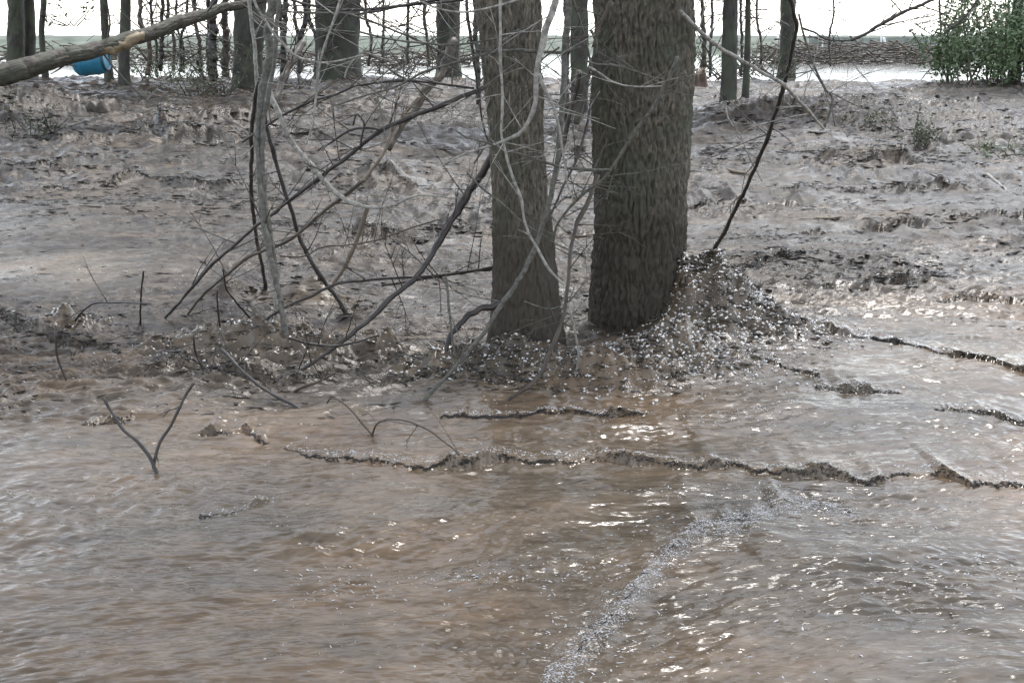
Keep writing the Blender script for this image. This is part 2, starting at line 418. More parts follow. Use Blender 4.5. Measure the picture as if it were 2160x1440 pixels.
def tube_geo(C, rad, sides=8, wob=.12, seed=0, kink=0.0, furrow=0.0):
    """swept round body along C (n,3); rad (n,)"""
    C = np.array(C, float); n = len(C); rad = np.asarray(rad, float)
    if kink:
        s = np.linspace(0, n / 7.0, n)
        for k in range(3):
            C[1:-1, k] += (kink * rad * (1.6 * pn(s * .9, s * 0 + k * 5.3, seed % 97) + .9 * pn(s * 3.1, s * 0 + k * 5.3, seed % 97 + 2)))[1:-1]
    T = np.gradient(C, axis=0); T /= np.linalg.norm(T, axis=1)[:, None] + 1e-12
    up = np.array([0, 0, 1.0]) if abs(T[0][2]) < .9 else np.array([1.0, 0, 0])
    N = np.cross(T[0], up); N /= np.linalg.norm(N); fr = []
    for i in range(n):
        N = N - T[i] * N.dot(T[i]); N /= np.linalg.norm(N) + 1e-12
        fr.append((N.copy(), np.cross(T[i], N)))
    A = np.linspace(0, 2 * np.pi, sides, endpoint=False)
    V = np.empty((n, sides, 3))
    L = np.concatenate([[0], np.cumsum(np.linalg.norm(np.diff(C, axis=0), axis=1))])
    for i in range(n):
        r = rad[i] * (1 + wob * pn(np.cos(A) * 1.7 + L[i] / max(rad.mean(), 1e-3) * .35, np.sin(A) * 1.7 + L[i] * 2, seed % 89))
        if furrow:
            P1 = int(max(8, 2 * np.pi * rad.mean() * 22)); u = A / (2 * np.pi); LL = np.full(sides, L[i]); sw = .5 * math.sin(L[i] * 3.1)
            f1 = np.abs(pnp(u * P1 + sw, LL * 4, P1, seed % 83 + 3))
            f2 = np.abs(pnp(u * P1 * 2 + sw, LL * 9, P1 * 2, seed % 83 + 5))
            f3 = pnp(u * P1 * 4, LL * 26, P1 * 4, seed % 83 + 7)
            r = r + furrow * (-1.1 * np.exp(-f1 * 9) - .9 * np.exp(-f2 * 7) + .5 * f3)
        V[i] = C[i] + np.outer(np.cos(A) * r, fr[i][0]) + np.outer(np.sin(A) * r, fr[i][1])
    V = V.reshape(-1, 3)
    i, j = np.meshgrid(np.arange(n - 1), np.arange(sides), indexing='ij')
    F = np.stack([i * sides + j, i * sides + (j + 1) % sides, (i + 1) * sides + (j + 1) % sides, (i + 1) * sides + j], -1).reshape(-1, 4)
    V = np.vstack([V, C[0] - T[0] * rad[0] * .3, C[-1] + T[-1] * rad[-1] * .3])
    a, b = len(V) - 2, len(V) - 1
    cap = []
    for k in range(0, sides, 1):
        cap.append([a, (k + 1) % sides, k, k]); cap.append([b, (n - 1) * sides + k, (n - 1) * sides + (k + 1) % sides, (n - 1) * sides + (k + 1) % sides])
    return V, F, [c[:3] for c in cap]

def to_faces(F, cap): return [tuple(f) for f in F.tolist()] + [tuple(c) for c in cap]

def tube(name, C, rad, m, parent=None, **k):
    V, F, cap = tube_geo(C, rad, **k)
    return link(name, V, to_faces(F, cap), m, parent)

def trace3d(pts, Y0, Y1, ext=True):
    """pixel outline -> 3-D points; 'g' means that end stands in the mud"""
    n = len(pts); q = np.array(pts, float)
    g0, g1 = Y0 == 'g', Y1 == 'g'
    if g0: P0 = ground_hit(*q[0]); Y0 = P0[1]
    if g1: P1 = ground_hit(*q[-1]); Y1 = P1[1]
    L = np.concatenate([[0], np.cumsum(np.hypot(*np.diff(q, axis=0).T))]); L /= L[-1]
    Ys = 1 / ((1 - L) / Y0 + L / Y1)
    P = [at(q[i, 0], q[i, 1], Ys[i]) for i in range(n)]
    if g0 and ext: d = P[0] - P[1]; P.insert(0, P[0] + d / np.linalg.norm(d) * .12 + np.array([0, 0, -.06])); Ys = np.insert(Ys, 0, Ys[0])
    if g1 and ext: d = P[-1] - P[-2]; P.append(P[-1] + d / np.linalg.norm(d) * .12 + np.array([0, 0, -.06])); Ys = np.append(Ys, Ys[-1])
    return np.array(P), Ys

SEED = [0]
def stem(name, pts, w0, w1, Y0, Y1, m, label=None, cat=None, parent=None, twigs=0, group=None, wm=None, tm=None, tlen=.25):
    SEED[0] += 1; sd_ = SEED[0]
    P, Ys = trace3d(pts, Y0, Y1)
    ln = np.linalg.norm(np.diff(P, axis=0), axis=1).sum()
    n = int(np.clip(ln / .025, 10, 140))
    C = crom(P, n)
    t = np.linspace(0, 1, n)
    wp = (1 - t) * w0 + t * w1 if wm is None else np.interp(t, [0, .5, 1], [w0, wm, w1])
    rad = wp / 2 * C[:, 1] / FPX
    # knots and nodes along the stem
    rr = rad * (1 + .18 * np.maximum(0, pn(t * n / 4.0, t * 0 + sd_, 41)) * 2)
    o = tube(name, C, rr, M[m], parent, sides=8 if w0 < 14 else 14, wob=.14, seed=sd_, kink=.35)
    if label: tag(o, label, cat or name.replace('_', ' '), group)
    rr_ = random.Random(sd_ * 13)
    for k in range(twigs):
        i = int(n * rr_.uniform(.12, .92)); i = min(max(i, 2), n - 3)
        T = C[i + 1] - C[i - 1]; T /= np.linalg.norm(T)
        s = np.array([rr_.uniform(-1, 1), rr_.uniform(-.35, .35), rr_.uniform(-.5, 1)]); s /= np.linalg.norm(s)
        dr = T * rr_.choice((-1, 1)) * .5 + s; dr /= np.linalg.norm(dr)
        L = tlen * rr_.uniform(.4, 1.3) * C[i][1] / 6.5
        b = C[i]; bend = np.array([rr_.uniform(-.3, .3), rr_.uniform(-.1, .1), rr_.uniform(-.3, .3)])
        Q = crom([b, b + dr * L * .5 + bend * L * .12, b + dr * L + bend * L * .5], 9)
        r0 = min(rad[i] * .55, 3.0 / 2 * b[1] / FPX)
        A_, B_, c_ = tube_geo(Q, np.linspace(r0, r0 * .35, 9), sides=5, seed=sd_ + k, kink=.9)
        VV, FF = [A_], to_faces(B_, c_)
        for f_ in range(rr_.choice((0, 1, 2, 3, 4))):       # forks of the twig
            j_ = rr_.randrange(3, 8); e2 = Q[j_] - Q[j_ - 1]; e2 /= np.linalg.norm(e2)
            sd2 = np.array([rr_.uniform(-1, 1), rr_.uniform(-.4, .4), rr_.uniform(-1, 1)]); d2 = e2 + sd2 * .9; d2 /= np.linalg.norm(d2)
            l2 = L * rr_.uniform(.2, .55)
            A_, B_, c_ = tube_geo(crom([Q[j_], Q[j_] + d2 * l2 * .5, Q[j_] + d2 * l2 + np.array([0, 0, -l2 * .1])], 6), np.linspace(r0 * .55, r0 * .25, 6), sides=4, seed=k)
            of = sum(len(v_) for v_ in VV); FF += [tuple(int(v_) + of for v_ in f) for f in to_faces(B_, c_)]; VV.append(A_)
        link('twig', np.vstack(VV), FF, M[tm or m], o)
    return o

# ------------------------------------------------------------------ THE SETTING
def make_mud():
    rows = []
    y = 1.9
    while y < 70:
        rows.append(y)
        dpx = max(1.7 / (FPX * H / (y * y)), y * .0014)      # finer near the viewer, never below 0.16 % of the distance
        dpx = min(dpx, y * .0034)
        y += dpx
    rows = np.array(rows); nr = len(rows)
    nc = 1150
    tn = np.linspace(-.64, .64, nc)
    Y, Tn = np.meshgrid(rows, tn, indexing='ij'); X = Y * Tn
    Z = surface(X, Y)
    # the far part is cut through by channels of open water
    wm = ss(29, 33, Y + 2.2 * pn(X * .12, Y * .12, 51) + 1.8 * ss(4, 9, X) - 3 * ss(2, -3, X) * ss(-12, -8, X) * 0)
    Z = Z - wm * .35
    V = np.stack([X, Y, Z], -1).reshape(-1, 3)
    i, j = np.meshgrid(np.arange(nr - 1), np.arange(nc - 1), indexing='ij')
    F = np.stack([i * nc + j, i * nc + j + 1, (i + 1) * nc + j + 1, (i + 1) * nc + j], -1).reshape(-1, 4)
    o = link('mud_flow', V, F, M['mud'])
    silt = .5 + .55 * pn(X * .5, Y * .9, 61) + .35 * pn(X * 1.6, Y * 3.4, 62) + .2 * pn(X * 5, Y * 12, 63)
    silt = silt + .35 * ss(5.0, 7.5, Y) - .10 - .12 * (1 - ss(4.2, 5.6, Y))
    at_ = o.data.attributes.new('silt', 'FLOAT', 'POINT')
    at_.data.foreach_set('value', np.clip(silt, 0, 1).ravel().astype(np.float32))
    a2 = o.data.attributes.new('churn', 'FLOAT', 'POINT')
    a2.data.foreach_set('value', np.clip(.85 * chop_mask(X, Y) * (1 - .85 * churn_mask(X, Y, True)), 0, 1).ravel().astype(np.float32))
    tag(o, kind='structure')
    print('mud verts', len(V), nr)
make_mud()

g = link('ground', [(-900, -300, -.6), (900, -300, -.6), (900, 1500, -.6), (-900, 1500, -.6)], [(0, 1, 2, 3)], M['ground'])
tag(g, kind='structure')
wv = link('water', [(-60, 27, .36), (60, 27, .36), (90, 66, .36), (-90, 66, .36)], [(0, 1, 2, 3)], M['water']); tag(wv, kind='structure')
wv = link('water', [(-700, 71, .3), (700, 71, .3), (1200, 1450, .3), (-1200, 1450, .3)], [(0, 1, 2, 3)], M['water']); tag(wv, kind='structure')  # sky-reflecting sheet added beyond the bank to keep that strip white

def make_bank():
    nx, ny = 240, 24
    X, Yt = np.meshgrid(np.linspace(-70, 70, nx), np.linspace(0, 1, ny), indexing='ij')
    prof = np.interp(Yt, [0, .12, .5, 1], [.2, .62, 1.20, 1.24])
    Y = 60 + Yt * 12 + 1.2 * pn(X * .08, Yt * 0, 71)
    Z = prof + .10 * pn(X * .6, Y * .6, 72) * (1 - .6 * Yt) + .05 * pn(X * 2, Y * 2, 73)
    V = np.stack([X, Y, Z], -1).reshape(-1, 3)
    i, j = np.meshgrid(np.arange(nx - 1), np.arange(ny - 1), indexing='ij')
    F = np.stack([i * ny + j, (i + 1) * ny + j, (i + 1) * ny + j + 1, i * ny + j + 1], -1).reshape(-1, 4)
    tag(link('embankment', V, F, M['bank']), kind='structure')
make_bank()

# ------------------------------------------------------------------ LEAVES
def leaf_cloud(centers, radii, n, size, rng, flat=.6):
    """n small bent leaves spread in blobs"""
    V, F = [], []
    for _ in range(n):
        k = rng.randrange(len(centers)); c = centers[k]; r = radii[k]
        while True:
            p = np.array([rng.uniform(-1, 1) for _ in range(3)])
            if p.dot(p) <= 1: break
        p = c + p * r * np.array([1, 1, flat])
        s = size * rng.uniform(.6, 1.35)
        d = np.array([rng.gauss(0, 1) for _ in range(3)]); d /= np.linalg.norm(d)
        q = np.cross(d, [rng.gauss(0, 1) for _ in range(3)]); q /= np.linalg.norm(q) + 1e-9
        u = np.cross(d, q); b = len(V)
        V += [p - d * s * .5, p + q * s * .22 + u * s * .05, p + d * s * .5, p - q * s * .22 + u * s * .05]
        F.append((b, b + 1, b + 2, b + 3))
    return V, F

# ------------------------------------------------------------------ TREES
def limb_path(b, d, L, rng, n=14, droop=0):
    P = [np.array(b, float)]; d = np.array(d, float); d /= np.linalg.norm(d)
    for _ in range(5):
        d = d + np.array([rng.uniform(-.22, .22), rng.uniform(-.22, .22), rng.uniform(-.12, .2) - droop]); d /= np.linalg.norm(d)
        P.append(P[-1] + d * L / 5)
    return crom(P, n)

def tree(pts, wpx, base, label, m='bark_far', topz=8.0, shade_crown=700, group=None, leaf='leafdull', sides=22, furrow=.012, fine=.07, name='tree', flare=1.25, limbs=4, low=None, csize=.15, shade_canopy=False):
    """trunk traced in the frame and continued above it; base is the Y depth or None to find it on the mud"""
    SEED[0] += 1; rng = random.Random(SEED[0] * 31 + 5); sd_ = SEED[0]
    q = pts
    if base is None: Yb = ground_hit(*q[-1])[1]
    else: Yb = base
    P = [at(px, py, Yb) for px, py in q]
    W = list(np.interp(np.linspace(0, 1, len(P)), np.linspace(0, 1, len(wpx)), wpx))
    # continue up to topz along the direction of the visible trunk
    d = P[0] - P[-1]; d /= abs(d[2]) + 1e-6
    if abs(d[0]) > .35: d[0] *= .35 / abs(d[0])
    top = P[0] + d * max(.5, (topz - P[0][2])) * np.array([.8, .8, 1])
    P = [top] + P; W = [W[0] * .45] + W
    gz = float(surface(P[-1][0], P[-1][1], False))
    P.append(np.array([P[-1][0], P[-1][1], min(P[-1][2], gz) - .35])); W.append(W[-1] * flare)
    P, W = P[::-1], W[::-1]
    PW = np.column_stack([P, W])
    ln = np.linalg.norm(np.diff(np.array(P), axis=0), axis=1).sum()
    n = int(np.clip(ln / fine, 24, 760))
    C4 = crom(PW, n)
    kk = max(3, n // 9) | 1
    pad = np.vstack([np.repeat(C4[:1], kk // 2, 0), C4, np.repeat(C4[-1:], kk // 2, 0)])
    C4 = np.stack([np.convolve(pad[:, q_], np.ones(kk) / kk, 'valid') for q_ in range(4)], 1)
    C = C4[:, :3]; rad = C4[:, 3] / 2 * Yb / FPX * CP * 1.02
    root = empty(name)
    V, F, cap = tube_geo(C, rad, sides=sides, wob=.09, seed=sd_, furrow=furrow)
    link('trunk', V, to_faces(F, cap), M[m], root)
    cen, rr = [], []
    for k in range(limbs):
        i = int(n * rng.uniform(.62, .97)); i = min(i, n - 2)
        an = rng.uniform(0, 2 * math.pi)
        C2 = limb_path(C[i], (math.cos(an), math.sin(an), rng.uniform(.3, 1)), rng.uniform(1.2, 2.6), rng)
        r0 = rad[i] * .5
        tube('limb', C2, np.linspace(r0, r0 * .3, len(C2)), M[m], root, sides=7, seed=sd_ + k)
        cen.append(C2[-1]); rr.append(rng.uniform(.6, 1.2)); cen.append(C2[8]); rr.append(rng.uniform(.4, .8))
    cen.append(C[-1]); rr.append(1.2)
    if low:  # leaf blobs above the frame, added to darken what the mud reflects
        zs = 1.8 + Yb * (55 + 60) / FPX
        for k in range(9):
            cen.append(np.array([C[-1][0] + rng.uniform(-3, 3), Yb + rng.uniform(-1.5, 2.5), zs + 1.1 + rng.random() ** 1.3 * 6])); rr.append(rng.uniform(1.0, 1.7))
    if shade_canopy:  # unseen overhead leaves, added to block sky and deepen contrast on the water
        for k in range(34):
            a_, q_ = rng.uniform(0, 6.28), 4.4 * math.sqrt(rng.random())
            cen.append(np.array([C[-1][0] + q_ * math.cos(a_), C[-1][1] - .5 + q_ * math.sin(a_), rng.uniform(5.6, 9.2)])); rr.append(rng.uniform(.9, 1.4))
    if shade_crown:
        lv, lf = leaf_cloud(cen, rr, shade_crown, csize, rng)
        link('shade_crown', lv, lf, M[leaf], root, smooth=False)
    settle(root, (float(P[0][0]), float(P[0][1]), gz))
    tag(root, label, 'tree', group)
    return root, C, rad

# the two big trunks of the middle
tA, CA, RA = tree([(1355, 0), (1354, 150), (1353, 330), (1352, 480), (1350, 600), (1347, 668)], [212, 206, 202, 203, 204, 214], 6.75,
                  'big rough barked tree trunk with mud heaped against its foot, thickest trunk in the scene', m='bark_big', sides=300, furrow=.019, fine=.013, flare=1.3, shade_crown=5000, topz=8.5, limbs=6, csize=.26, shade_canopy=True)
tB, CB, RB = tree([(1072, 0), (1080, 120), (1088, 260), (1096, 400), (1106, 540), (1112, 640), (1112, 706)], [135, 125, 118, 118, 130, 150, 175], 6.25,
                  'second big trunk, narrower and leaning left, standing just beside the thickest trunk', m='bark_big', sides=220, furrow=.011, fine=.013, flare=1.25, shade_crown=4000, topz=8, limbs=5, csize=.26, shade_canopy=True)

def root_on(tr, pts, w0, w1, Y, m='bark_big'):
    P, Ys = trace3d(pts, Y, 'g')
    C = crom(P, 30); r = np.linspace(w0, w1, 30) / 2 * C[:, 1] / FPX
    o = tube('root', C, r, M[m], None, sides=12, seed=int(w0 * 7), kink=.6)
    o.parent = tr; o.location = -tr.location
root_on(tB, [(1052, 640), (1010, 655), (970, 680), (945, 715), (938, 745)], 16, 7, 5.95, 'dark')

BG = [  # points (top..base), widths, depth, label, leaf
    ([(33, 0), (34, 70), (34, 145)], [32, 34, 38], 31, 'left stem of the twin grey trunks at the far left edge'),
    ([(60, 0), (62, 60), (62, 145)], [22, 25, 30], 31.5, 'right stem of the twin grey trunks at the far left edge'),
    ([(93, 0), (88, 40), (84, 70), (92, 100), (93, 140)], [12, 12, 12, 13, 14], 29, 'thin crooked dark tree right beside the twin grey trunks'),
    ([(218, 0), (221, 60), (226, 120), (230, 165)], [16, 16, 17, 20], 27, 'slim straight tree left of its darker neighbour, behind the leaning log'),
    ([(265, 0), (264, 60), (262, 120), (262, 170)], [21, 22, 22, 26], 26.5, 'straight dark tree crossing behind the leaning log near the blue barrel'),
    ([(528, 0), (526, 70), (524, 150), (522, 175)], [66, 62, 60, 66], 25.5, 'broad dark trunk standing behind the grey leaning sapling'),
    ([(712, 0), (712, 60), (713, 120), (714, 150)], [92, 90, 88, 96], 30, 'wide dark trunk between the two white openings of sky'),
    ([(945, 0), (945, 50), (946, 110), (946, 135)], [50, 50, 46, 50], 34, 'dark trunk just left of the second big trunk, far behind'),
    ([(1222, 0), (1222, 80), (1222, 190), (1222, 240)], [38, 38, 36, 40], 20, 'dark trunk seen in the gap between the two big trunks'),
    ([(1541, 0), (1540, 80), (1538, 160), (1535, 218)], [31, 33, 33, 38], 21, 'straight dark trunk to the right of the thickest trunk, nearer of two'),
    ([(1578, 0), (1578, 80), (1574, 160), (1572, 208)], [12, 13, 15, 17], 22, 'slim reddish trunk close beside the straight dark trunk'),
    ([(1662, 0), (1662, 60), (1661, 110), (1660, 132)], [31, 32, 32, 36], 33, 'dark trunk with pale stem hanging over it, right part of the far edge'),
    ([(2148, 0), (2146, 80), (2143, 150), (2140, 170)], [20, 22, 22, 26], 27, 'slim trunk rising from the green bush at the right edge'),
]
for pts, ww, Y, lab in BG:
    tree(pts, ww, Y, lab, topz=9, low=True, shade_crown=1700, limbs=4, furrow=.02 if ww[0] > 25 else .006, sides=36 if ww[0] > 25 else 16, fine=.08, group='trees at the back of the flood', csize=.34)

# thin stems of the thicket on the left
th = random.Random(21)
THIN = [(300, 0, 312, 128, 9), (318, 0, 330, 132, 6), (345, 0, 338, 120, 8), (352, 0, 366, 118, 7), (372, 20, 388, 124, 5), (398, 0, 382, 122, 6), (410, 0, 425, 130, 8),
        (438, 0, 443, 128, 10), (455, 0, 452, 140, 16), (470, 0, 474, 142, 14), (588, 0, 596, 130, 9), (606, 0, 600, 118, 12), (622, 0, 634, 122, 7), (640, 0, 632, 124, 11), (655, 0, 665, 120, 8),
        (775, 0, 779, 108, 6), (810, 0, 807, 104, 5), (862, 0, 860, 105, 6), (898, 0, 905, 110, 6), (1000, 0, 1010, 190, 10), (1192, 0, 1196, 230, 12), (1478, 0, 1482, 130, 9), (1500, 0, 1497, 130, 6), (1562, 0, 1563, 128, 6),
        (1600, 0, 1606, 125, 5), (1755, 0, 1752, 110, 4), (1980, 30, 1978, 118, 5), (165, 0, 166, 40, 3)]
for k, (x0, y0, x1, y1, w_) in enumerate(THIN):
    Y = 24 + (k * 7 % 11) if y1 < 180 else 16.5
    if k == len(THIN) - 1: continue
    pts = [(x0, y0 - 60), (x0 + th.uniform(-5, 5), y0 + (y1 - y0) * .3), (x1 + th.uniform(-5, 5), y0 + (y1 - y0) * .7), (x1, y1 + 30)]
    o = stem('sapling', pts, w_ * .8, w_ * 1.1, Y, Y, 'dark' if k % 3 else 'brown', 'thin dark bare sapling among the crowded stems at the back', 'sapling', twigs=7, group='thin saplings at the back', tlen=.28)

# ------------------------------------------------------------------ leaning log, barrel, stump
lg = empty('fallen_log')
q = [(-700, 420), (-400, 300), (-140, 205), (0, 160), (110, 128), (200, 105), (300, 76), (380, 48), (450, 24), (540, 2), (640, -20)]
Ys = np.concatenate([[12.6, 14.1], np.linspace(15.5, 21, len(q) - 2)]); P = np.array([at(a_, b_, y_) for (a_, b_), y_ in zip(q, Ys)])
wl = np.interp(np.arange(len(q)), list(range(11)), [70, 60, 52, 46, 38, 32, 29, 27, 21, 15, 12])
C4 = crom(np.column_stack([P, wl]), 220); rad = C4[:, 3] / 2 * C4[:, 1] / FPX
V, F, cap = tube_geo(C4[:, :3], rad, sides=60, wob=.09, seed=5, furrow=.012, kink=.12)
link('trunk', V, to_faces(F, cap), M['bark_log'], lg)
def sub(arr, a_, b_): return arr[int(a_ * len(arr)):int(b_ * len(arr))]
Cp = sub(C4[:, :3], .55, .70).copy(); rp = sub(rad, .55, .70)
Cp[:, 1] -= rp * .42; Cp[:, 2] += rp * -.10
prof = np.sin(np.linspace(0, math.pi, len(Cp))) ** .5
tube('peeled_patch', Cp, rp * .66 * prof + .005, M['peeled'], lg, sides=14, wob=.3, seed=9, kink=.6)
for k in range(14):
    rng = random.Random(900 + k); i = rng.randrange(60, 212)
    C2 = limb_path(C4[i, :3], (rng.uniform(-1, 1), rng.uniform(-.4, .4), rng.uniform(-.6, 1)), rng.uniform(.3, 1.1), rng)
    tube('broken_limb', C2, np.linspace(rad[i] * .16, .006, len(C2)), M['bark_log' if k % 2 else 'dark'], lg, sides=6, seed=k)
settle(lg, tuple(P[0])); tag(lg, 'mossy fallen trunk leaning from the mud up across the left trees, orange peeled patch', 'fallen log')

def lathe(prof, n, M4=None):
    V, F = [], []
    for (x, r) in prof:
        for k in range(n):
            a_ = 2 * math.pi * k / n; V.append((x, math.cos(a_) * r, math.sin(a_) * r))
    m_ = len(prof)
    for i in range(m_ - 1):
        for k in range(n): F.append((i * n + k, i * n + (k + 1) % n, (i + 1) * n + (k + 1) % n, (i + 1) * n + k))
    F.append(tuple(range(n))[::-1]); F.append(tuple((m_ - 1) * n + k for k in range(n)))
    return V, F
br = empty('barrel')
bc = at(191, 128, 19.5)
def bplace(V, tilt=.10):
    c, s = math.cos(tilt), math.sin(tilt); return [(bc[0] + x * c - z * s, bc[1] + y, bc[2] + x * s + z * c) for x, y, z in V]
V, F = lathe([(-.27, .13), (-.265, .19), (-.22, .235), (-.14, .245), (-.13, .255), (-.11, .255), (-.10, .245), (.08, .245), (.09, .255), (.11, .255), (.12, .245), (.21, .235), (.255, .19), (.27, .12)], 40)
link('body', bplace(V), F, M['blue'], br)
V, F = lathe([(.262, .165), (.285, .17), (.285, .20), (.25, .212), (.24, .20)], 40)
link('rim', bplace(V), F, M['blackhoop'], br)
settle(br, tuple(bc)); tag(br, 'faded blue plastic barrel lying under the leaning mossy log', 'barrel')

def stump(px, py, Y, r, h, label, m='stump', seed=1):
    n = 40; rng = random.Random(seed); V = []; F = []
    b = at(px, py, Y); gz = float(surface(b[0], b[1], False)); rings = 10
    for i in range(rings):
        t = i / (rings - 1)
        for k in range(n):
            a_ = 2 * math.pi * k / n
            rr = r * (1.25 - .35 * t) * (1 + .18 * float(pn(math.cos(a_) * 2, math.sin(a_) * 2 + t, seed)))
            hh = h * t * (1 + .45 * float(pn(math.cos(a_) * 3, math.sin(a_) * 3, seed + 4)) * t)
            V.append((b[0] + rr * math.cos(a_), b[1] + rr * math.sin(a_), gz - .1 + hh))
    for i in range(rings - 1):
        for k in range(n): F.append((i * n + k, i * n + (k + 1) % n, (i + 1) * n + (k + 1) % n, (i + 1) * n + k))
    V.append((b[0], b[1], gz + h * .55)); t_ = len(V) - 1
    for k in range(n): F.append(((rings - 1) * n + k, (rings - 1) * n + (k + 1) % n, t_))
    tag(link('stump', V, F, M[m]), label, 'stump')
stump(1465, 152, 26, .28, .42, 'reddish broken stump just behind the thickest trunk, right side', seed=3)
stump(205, 172, 20, .30, .22, 'low muddy rotten stump below the blue barrel', m='brown', seed=6)

# ------------------------------------------------------------------ SAPLINGS AND BRANCHES (traced one by one)
s2 = stem('sapling', [(572, -60), (570, 0), (568, 80), (563, 150), (549, 220), (545, 300), (550, 400), (560, 480), (575, 560), (590, 630), (605, 712)], 19, 11, 7.1, 'g', 'grey',
          'grey smooth sapling, thickest of the bundle left of the big trunks, foot pale', 'sapling', twigs=4, wm=13, tm='brown')
stem('sapling', [(590, -60), (586, 40), (578, 140), (560, 230), (553, 320), (560, 420), (572, 500), (582, 570), (592, 640), (598, 700)], 9, 9, 7.0, 'g', 'grey', 'thinner grey stem pressed against the right side of the thick grey sapling', 'sapling', twigs=3)
stem('sapling', [(520, -60), (533, 60), (541, 170), (540, 280), (545, 380), (553, 470), (566, 550), (578, 620), (584, 690)], 8, 7, 7.15, 'g', 'pale', 'pale slim stem crossing behind the thick grey sapling', 'sapling', twigs=3)
stem('branch', [(566, 128), (560, 160), (572, 205), (590, 240), (602, 270), (622, 305), (648, 340), (672, 372), (695, 393), (718, 412), (745, 428), (775, 437), (805, 438), (835, 430), (870, 415), (905, 412), (960, 420)], 10, 3, 7.0, 6.3, 'pale', parent=s2, wm=10)
stem('sapling', [(547, 165), (535, 230), (530, 330), (532, 430), (540, 500), (552, 560), (561, 612)], 9, 7, 6.9, 'g', 'dark', 'thin dark stem along the left side of the grey sapling', 'sapling', twigs=3)
stem('sapling', [(556, 215), (568, 290), (590, 370), (610, 430), (625, 480), (650, 540), (690, 600), (732, 662)], 8, 10, 6.9, 'g', 'dark', 'dark straight stick leaning right from the grey sapling down to the brown pool', 'stick', twigs=3)

